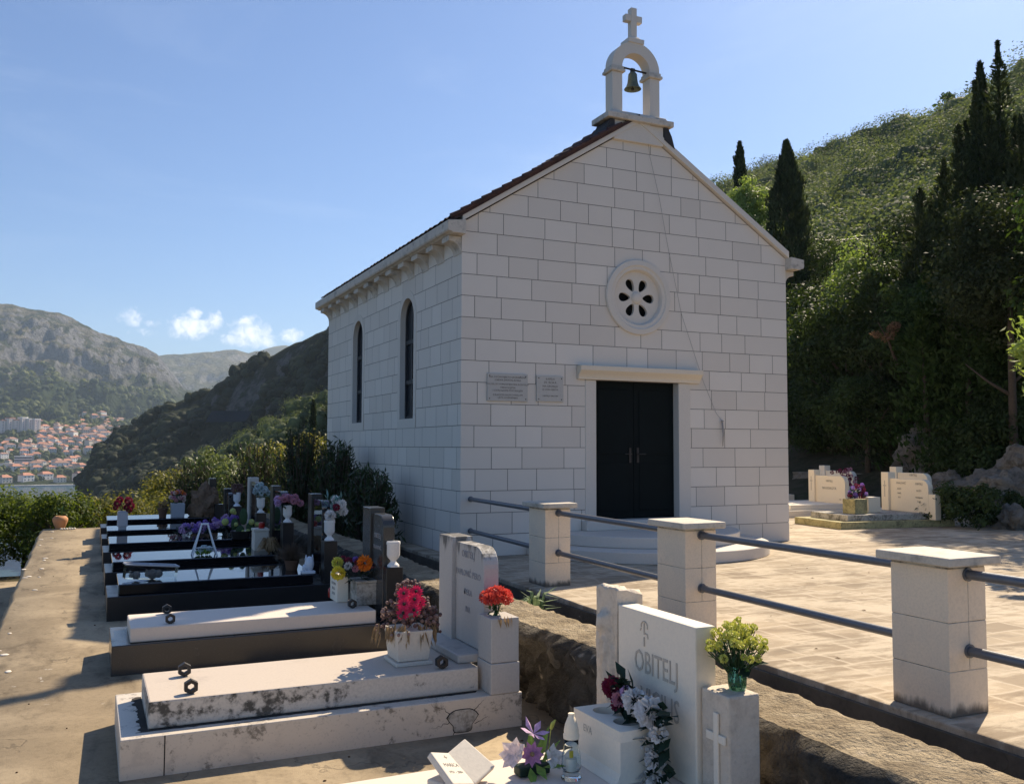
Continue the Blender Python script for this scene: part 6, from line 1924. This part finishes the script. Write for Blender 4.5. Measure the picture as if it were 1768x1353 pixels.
# small trees behind the hedge
def tree_at(u, v, d, ztop):     # base of a tree whose top stands at photo row v
    p = PD(u, v, d); return (p[0], p[1], p[2] - ztop)
TG = 'small trees behind the graves'
tA = shrub('small_tree', tree_at(482, 762, 29, 3.9), (1.65, 1.4, 1.15), 34, 4200, .13, M_yel, 'spreading yellow green tree behind the black headstones', 'tree', TG, trunk=(2.4, .09, 6), zc=2.75)
tB = shrub('small_tree', tree_at(362, 765, 31, 4.1), (1.15, 1.1, 1.05), 28, 3200, .13, M_olive, 'pale leaved tree rising behind the hedge, left of the yellow green one', 'tree', TG, trunk=(2.6, .09, 6), zc=3.05)
for src, u, v, d, sc_, lab in ((tA, 548, 742, 33, 1.0, 'yellow green tree touching the left back corner of the chapel'), (tB, 425, 778, 33, 1.0, 'light green tree between the pale and the yellow green tree'), (tA, 300, 805, 27, .8, 'low yellowish tree behind the dark red flowers'), (tB, 405, 800, 25, .7, 'low pale bush tree behind the clay pot')):
    copy_tree(src, tree_at(u, v, d, 3.95 * sc_), rng.uniform(0, 6), sc_, lab, TG)
# oleanders along the shaded chapel wall
OG = 'dark oleander shrubs along the chapel side wall'
def oleander(loc, R3, n, label):
    t = thing('oleander_shrub', loc, label, 'shrub', OG)
    k = int(n / 26)
    P_, T_, D_ = [], [], []
    mm = MB()
    for i in range(k):
        a = rng.uniform(0, 6.283); e = rng.uniform(.15, 1.0) ** .7
        tip = np.array([math.cos(a) * R3[0] * math.sqrt(1 - e * e * .8) * rng.uniform(.3, 1), math.sin(a) * R3[1] * math.sqrt(1 - e * e * .8) * rng.uniform(.3, 1), R3[2] * 2 * e])
        b = np.array([tip[0] * .15, tip[1] * .15, 0]); ax = tip - b
        mm.tube([b, b + ax * .5 + np.array([0, 0, .1]), tip], [.018, .011, .005], 4, cap=False)
        s = rng.uniform(.30, 1.03, 26)[:, None]
        P_.append(b + ax * s + rng.normal(0, .035, (26, 3))); D_.append(np.repeat((ax / np.linalg.norm(ax))[None], 26, 0)); T_.append(np.clip(rng.normal(.4, .2, 26), 0, 1))
    P_, T_, D_ = np.concatenate(P_), np.concatenate(T_), np.concatenate(D_)
    crown_mesh('crown', P_, T_, .135, M_oleand, t, .22, D_ * .9, .9)
    mm.build('trunk', M_bark, t)
    return t
oleander((-.62, 2.5, -.36), (.55, 1.25, .80), 5200, 'low oleander shrub nearest the viewer, against the chapel wall')
oleander((-.62, 4.9, -.36), (.6, 1.25, 1.02), 6000, 'tall dark oleander in the middle of the chapel side wall')
oleander((-.80, 7.3, -.36), (.75, 1.2, 1.18), 5600, 'dark oleander by the far end of the chapel wall')
oleander((-1.3, 9.6, -.5), (1.0, 1.1, 1.1), 5600, 'dark oleander behind the black headstones, beyond the chapel')
oleander((-2.6, 10.4, -.7), (1.0, .9, 1.0), 5200, 'dark oleander behind the boulder headstone')
o = thing('oleander_flowers', (-1.42, 2.05, .62), 'spray of small white oleander flowers above the black headstone', 'flowers')
m = MB()
for i in range(9): puff(m, (rng.uniform(-.16, .2), rng.uniform(-.1, .1), rng.uniform(.0, .12)), .028, 18, .014)
m.build('white_blooms', F_white, o)
m = MB(); m.tube([(0.05, 0, -.9), (.03, 0, -.4), (0, 0, .05)], .007, 5); m.build('stem', M_bark, o)

def cypress(loc, h, r, n, label, group=None, mat=None, lumps=.25, size=.26, name='cypress_tree'):
    t = thing(name, loc, label, 'tree', group)
    hh = rng.uniform(0, 1, n) ** .9
    prof = np.minimum(1, (hh / .14) ** .7) * (1 - hh) ** .58 * 1.25
    ang = rng.uniform(0, 6.283, n)
    q = rng.uniform(0, 6.28, 4)
    lump = 1 + lumps * (np.sin(ang * 2 + hh * 11 + q[0]) * .55 + np.sin(ang * 3 - hh * 23 + q[1]) * .5 + np.sin(hh * 47 + ang + q[2]) * .45 + np.sin(hh * 9 + q[3]) * .5)
    lump = np.maximum(lump, .18)
    rad = r * prof * lump * (rng.uniform(.3, 1, n) ** .5) * (1 + .25 * (rng.uniform(0, 1, n) > .93))
    Pt = np.stack([rad * np.cos(ang), rad * np.sin(ang), hh * h + .25], 1)
    up = np.stack([np.cos(ang) * .35, np.sin(ang) * .35, np.ones(n)], 1)
    crown_mesh('crown', Pt, np.clip(rng.normal(.42, .2, n) + .2 * np.sin(ang * 3 + hh * 17), 0, 1), size, mat or M_cyp, t, .34, up, .55)
    m = MB(); m.tube([(0, 0, -.8), (0, 0, h * .5), (0, 0, h * .9)], [r * .16, r * .1, r * .03], 7); m.build('trunk', M_bark, t, smooth=True)
    return t
def spires(loc, h, r, k, n, label, group=None, mat=None):
    """old many-stemmed conifer: a cluster of ragged leaders of different heights"""
    t = thing('conifer_tree', loc, label, 'tree', group)
    Ps, Ts, Us = [], [], []
    m = MB()
    for i in range(k):
        a = i * 2.4 + rng.uniform(-.4, .4); o = r * math.sqrt(i / k) * rng.uniform(.75, 1.05)
        hh_ = h * (1 - .46 * (o / r) ** .9 * rng.uniform(.5, 1.1)) if i else h
        rr = (.38 + .30 * r) * rng.uniform(.8, 1.3)
        nn = int(n / k * (.6 + hh_ / h))
        q = rng.uniform(0, 1, nn) ** .8; ang = rng.uniform(0, 6.283, nn); ph = rng.uniform(0, 6.283, 3)
        prof = np.minimum(1, (q / .2) ** .8) * (1 - q) ** .75 * 1.5
        tufts = np.maximum(.12, .75 + .55 * np.sin(q * rng.uniform(26, 40) + ang * 2 + ph[0]) + .4 * np.sin(ang * 3 - q * 55 + ph[1]) + .3 * np.sin(q * 90 + ph[2]))
        rad = rr * prof * tufts * rng.uniform(.15, 1, nn) ** .5
        lean = rng.normal(0, .03, 2) * h * (i > 0)
        Ps.append(np.stack([o * math.cos(a) + lean[0] * q ** 2 + rad * np.cos(ang), o * math.sin(a) + lean[1] * q ** 2 + rad * np.sin(ang), .3 + q * hh_], 1))
        Us.append(np.stack([np.cos(ang) * .7, np.sin(ang) * .7, np.full(nn, .75)], 1)); Ts.append(np.clip(rng.normal(.45 + .15 * math.sin(i * 1.7), .2, nn), 0, 1))
        m.tube([(o * .4 * math.cos(a), o * .4 * math.sin(a), -.8), (o * math.cos(a), o * math.sin(a), hh_ * .4), (o * math.cos(a) + lean[0] * .7, o * math.sin(a) + lean[1] * .7, hh_ * .85)], [.12, .08, .02], 6)
    crown_mesh('crown', np.concatenate(Ps), np.concatenate(Ts), .19, mat or M_cyp, t, .36, np.concatenate(Us), .7)
    m.build('trunk', M_bark, t, smooth=True)
    return t
def place(u, v, d, up_h):      # base point so that the top lands at photo row v
    p = PD(u, v, d); return (p[0], p[1], p[2] - up_h)
cypress(place(1358, 252, 46, 11.0), 11.0, 1.25, 9000, 'dark slim cypress rising just right of the chapel roof', size=.30)
cypress(place(1277, 252, 62, 9.5), 9.5, .75, 4500, 'distant cypress tip peeping over the right roof slope', size=.30)
cypress(place(541, 695, 95, 9.5), 9.5, .62, 3200, 'small dark cypress on the slope left of the chapel', size=.35)
spires(place(1722, 72, 29, 15.0), 14.7, 1.5, 11, 30000, 'tallest dark conifer with a ragged top at the right edge')
cypress(place(1692, 112, 30, 14.0), 13.8, .62, 6500, 'slim tall cypress just left of the ragged tallest conifer', lumps=.5, size=.25)
spires(place(1655, 215, 28.5, 12.0), 11.7, 2.2, 14, 30000, 'dark many-stemmed conifer below the slim tall cypress')
spires(place(1762, 200, 27, 12.0), 11.7, 2.2, 14, 30000, 'dark many-stemmed conifer cut off by the right edge of the photo')
spires(place(1590, 380, 28, 8.8), 8.5, 1.9, 12, 22000, 'lower dark conifer left of the tall group, over the rocks')
spires(place(1700, 330, 25, 8.5), 8.2, 1.9, 12, 24000, 'dark conifer in front of the tall group, above the pine-like trees', None, M_pine)
DG = 'dark trees below the hill on the right'
def bigtree(loc, R3, mat, label, zc, n=9000, clumps=46, size=.20, trunk=(4, .16, 7), cr=.34, aspect=.5):
    n, size, clumps = int(n * 2.1), size * .68, int(clumps * 1.5)
    return shrub('broadleaf_tree', loc, R3, clumps, n, size, mat, label, 'tree', DG, aspect, trunk, zc=zc, clump_r=cr)
def gp(u, d): p = PZ(u, 771 + 1.62 * F / d, 0); return (p[0], p[1], zlocal(p[0], p[1]))
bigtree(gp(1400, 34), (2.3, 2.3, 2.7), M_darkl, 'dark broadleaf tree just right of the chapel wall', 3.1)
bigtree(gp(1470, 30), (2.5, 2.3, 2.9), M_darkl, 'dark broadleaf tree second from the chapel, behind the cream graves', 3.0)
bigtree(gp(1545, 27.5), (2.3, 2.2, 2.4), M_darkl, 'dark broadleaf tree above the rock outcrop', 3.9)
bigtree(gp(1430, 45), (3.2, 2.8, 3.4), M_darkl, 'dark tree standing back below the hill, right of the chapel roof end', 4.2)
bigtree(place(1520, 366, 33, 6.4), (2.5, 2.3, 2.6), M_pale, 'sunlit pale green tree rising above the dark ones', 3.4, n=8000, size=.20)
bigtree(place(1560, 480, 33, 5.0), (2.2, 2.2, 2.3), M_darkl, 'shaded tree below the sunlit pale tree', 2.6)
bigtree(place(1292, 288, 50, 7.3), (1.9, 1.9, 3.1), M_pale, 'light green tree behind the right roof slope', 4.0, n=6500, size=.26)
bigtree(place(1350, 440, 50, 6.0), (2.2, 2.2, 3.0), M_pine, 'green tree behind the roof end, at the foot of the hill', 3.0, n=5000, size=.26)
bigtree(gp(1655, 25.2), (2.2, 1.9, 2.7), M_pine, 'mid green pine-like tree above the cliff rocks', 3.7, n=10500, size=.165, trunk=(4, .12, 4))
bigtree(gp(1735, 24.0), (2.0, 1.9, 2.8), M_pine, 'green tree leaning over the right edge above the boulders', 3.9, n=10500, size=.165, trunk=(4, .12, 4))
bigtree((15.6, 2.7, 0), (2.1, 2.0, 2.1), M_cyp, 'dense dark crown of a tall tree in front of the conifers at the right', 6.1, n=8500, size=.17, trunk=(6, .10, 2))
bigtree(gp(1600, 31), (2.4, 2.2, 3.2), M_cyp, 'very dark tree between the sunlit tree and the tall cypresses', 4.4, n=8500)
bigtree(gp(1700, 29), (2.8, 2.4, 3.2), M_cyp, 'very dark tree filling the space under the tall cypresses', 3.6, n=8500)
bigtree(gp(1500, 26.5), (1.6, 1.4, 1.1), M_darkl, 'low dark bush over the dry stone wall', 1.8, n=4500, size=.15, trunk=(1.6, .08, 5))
for i, (u, d, rr, hh, mt, lab) in enumerate(((1385, 31, 1.6, 1.5, M_darkl, 'dark undergrowth bush right behind the chapel corner'), (1440, 30, 1.7, 1.3, M_darkl, 'dark undergrowth bush behind the left cream headstone'), (1500, 29, 1.8, 1.6, M_cyp, 'dark undergrowth bush left of the rock outcrop'),
        (1570, 28.5, 1.7, 1.9, M_darkl, 'dark undergrowth bush hanging over the rock outcrop'), (1630, 26.5, 1.5, 1.7, M_cyp, 'dark undergrowth bush above the tan rock'), (1690, 25, 1.6, 1.7, M_pine, 'undergrowth bush between the pine-like trees'), (1745, 22.6, 1.5, 1.4, M_darkl, 'dark undergrowth bush at the right edge'), (1660, 23.6, 1.3, 1.1, M_darkl, 'dark undergrowth bush over the tan rock, below the pine-like tree'), (1715, 22.6, 1.2, 1.1, M_darkl, 'dark undergrowth bush above the jagged rocks'),
        (1420, 37, 2.2, 2.2, M_cyp, 'tall dark bush filling the gap right of the chapel'), (1540, 34, 2.3, 2.6, M_cyp, 'tall dark bush under the sunlit pale tree'), (1480, 38, 2.3, 2.4, M_darkl, 'tall dark bush behind the second tree from the chapel'))):
    g_ = gp(u, d)
    shrub('undergrowth_bush', (g_[0], g_[1], g_[2] - .2), (rr, rr * .9, hh), 40, 7000, .115, mt, lab, 'bush', 'undergrowth below the hill on the right', .5)
t = thing('olive_branches', PD(1818, 590, 13.5) - np.array([0, 0, 3.0]), 'olive tree with bright sunlit leaves entering at the right edge', 'tree')
P_, T_ = clumpy((.62, .7, 1.0), 20, 1700, .42, zc=3.0)
crown_mesh('crown', P_, np.clip(T_ + .2, 0, 1), .13, M_pale, t, .3); trunk_mesh(t, 3.0, .07, 6, .5)
tz = shrub('broadleaf_tree', (14.6, -.4, 0), (2.1, 2.2, 2.4), 44, 7000, .18, M_pine, 'tree just beyond the right edge of the photo, shading the terrace corner', 'tree', DG, .5, (5.0, .16, 7), zc=5.6)
t = thing('dry_branch', PD(1530, 570, 25.2), 'rusty brown dead branch among the dark trees', 'branch')
P_, T_ = clumpy((.55, .3, .42), 9, 520, .5, zc=0)
crown_mesh('dead_needles', P_, T_, .10, M_dry, t, .3); m = MB(); m.tube([(.6, .2, -.9), (.2, .1, -.3), (-.3, 0, .2)], [.05, .03, .01], 6); m.build('twig', M_bark, t)
# low dark shrubs at the cliff foot
for i, (u, d, r, lab) in enumerate(((1645, 18.6, .75, 'low dark shrub right of the cream headstone'), (1690, 17.8, .7, 'low dark shrub between cream headstone and boulder'), (1725, 18.6, .65, 'low shrub against the cliff at the right edge'))):
    p = PZ(u, 771 + 1.62 * F / d, 0)
    shrub('low_shrub', (p[0], p[1], 0), (r, r, r * .62), 16, 1700, .10, M_darkl, lab, 'shrub', 'low shrubs at the cliff foot', .4)

# cliff rocks, boulders and dry stone wall on the right
RG = 'grey rocks at the foot of the hill'
for i, (u, v, d, r, lab) in enumerate(((1600, 795, 25.5, (1.0, .9, 1.05), 'big grey rock outcrop above the cream headstones'), (1668, 812, 24.5, (.75, .7, .75), 'tan rock right of the big outcrop'),
                                       (1700, 842, 21.0, (.75, .6, .42), 'light jagged rock lying across the slope'), (1742, 850, 20.2, (.7, .6, .5), 'jagged pale rock near the right edge'),
                                       (1756, 905, 18.2, (.42, .4, .42), 'rounded boulder at the right edge of the terrace'), (1766, 800, 21.5, (.5, .5, .5), 'pinkish rock cut off by the right edge'), (1715, 880, 19.6, (.6, .5, .4), 'dark rock behind the low shrubs'), (1640, 840, 23.0, (.5, .5, .45), 'small rock above the end of the dry stone wall'))):
    o = boulder('cliff_rock', PD(u, v, d), r, M_rock, 3.7 * i + 2, None, 4, .34, 1.5); tagp(o, lab, 'rock', RG)
def dry_wall(a, b, h, label):
    a, b = np.array(a), np.array(b); n = int(np.linalg.norm(b - a) / .06); d = (b - a) / n; nn = np.array([d[1], -d[0], 0]); nn /= np.linalg.norm(nn)
    V, Q = [], []; zs = np.linspace(-.4, h, 22)
    for i in range(n + 1):
        p = a + d * i
        for z in zs:
            c = mnoise.voronoi(Vector((i * .06 * 2.6, z * 3.2, 4.0)))[0]; e = min(1, (c[1] - c[0]) * 3)
            q = p + nn * (.07 * e + .03 * fbm(i * .2, z * 3, 2)); V.append((q[0], q[1], p[2] + z))
        q = p - nn * .45; V.append((q[0], q[1], p[2] + h)); V.append((q[0], q[1], p[2] - .4))
    k = len(zs) + 2
    Q = [(i * k + j, (i + 1) * k + j, (i + 1) * k + j + 1, i * k + j + 1) for i in range(n) for j in range(k - 1)]
    tagp(np_mesh('dry_stone_wall', np.array(V), np.array(Q), M_rock, smooth=True), label, 'stone wall')
p0, p1 = PZ(1372, 871, 0), PZ(1715, 884, 0)
a_ = PD(1370, 860, 28.5); b_ = PD(1560, 865, 26); c_ = PD(1700, 872, 22.5)
dry_wall((a_[0], a_[1], 0), (b_[0], b_[1], 0), .85, 'dry stone wall behind the cream graves')
dry_wall((b_[0] + .1, b_[1] - .1, 0), (c_[0], c_[1], 0), .80, 'dry stone wall continuing right below the rock outcrop')
# pole with wires on the hill foot
t = thing('utility_pole', place(1405, 410, 55, 6.5), 'thin wooden pole with a wire beside the dark cypress', 'pole')
m = MB(); m.tube([(0, 0, -2), (0, 0, 6.5)], [.10, .07], 8); m.build('pole', M_bark, t)
q0, q1 = PD(1405, 413, 55), PD(1482, 411, 57)
m = MB(); m.tube([q0 - np.array(t.location), (q0 + q1) / 2 - np.array(t.location) - np.array([0, 0, .12]), q1 - np.array(t.location)], .02, 5); m.build('wire', M_iron, t)
t = thing('utility_pole', place(1482, 408, 57, 6.5), 'second thin pole, in front of the sunlit pale tree', 'pole')
m = MB(); m.tube([(0, 0, -2), (0, 0, 6.5)], [.10, .07], 8); m.build('pole', M_bark, t)

# ================================================================== AIR
m = MB(); m.box(-4600, 4600, -60, 7000, -70, 640)
hz = m.build('haze', [])
hm = bpy.data.materials.new('haze'); hm.use_nodes = True
ht = hm.node_tree; ht.nodes.clear()
pv = ht.nodes.new('ShaderNodeVolumePrincipled'); mo = ht.nodes.new('ShaderNodeOutputMaterial')
pv.inputs['Color'].default_value = (.62, .80, 1.0, 1); pv.inputs['Density'].default_value = 8.5e-5; pv.inputs['Anisotropy'].default_value = .2
ht.links.new(pv.outputs[0], mo.inputs['Volume'])
hz.data.materials.clear(); hz.data.materials.append(hm); hz['kind'] = 'stuff'
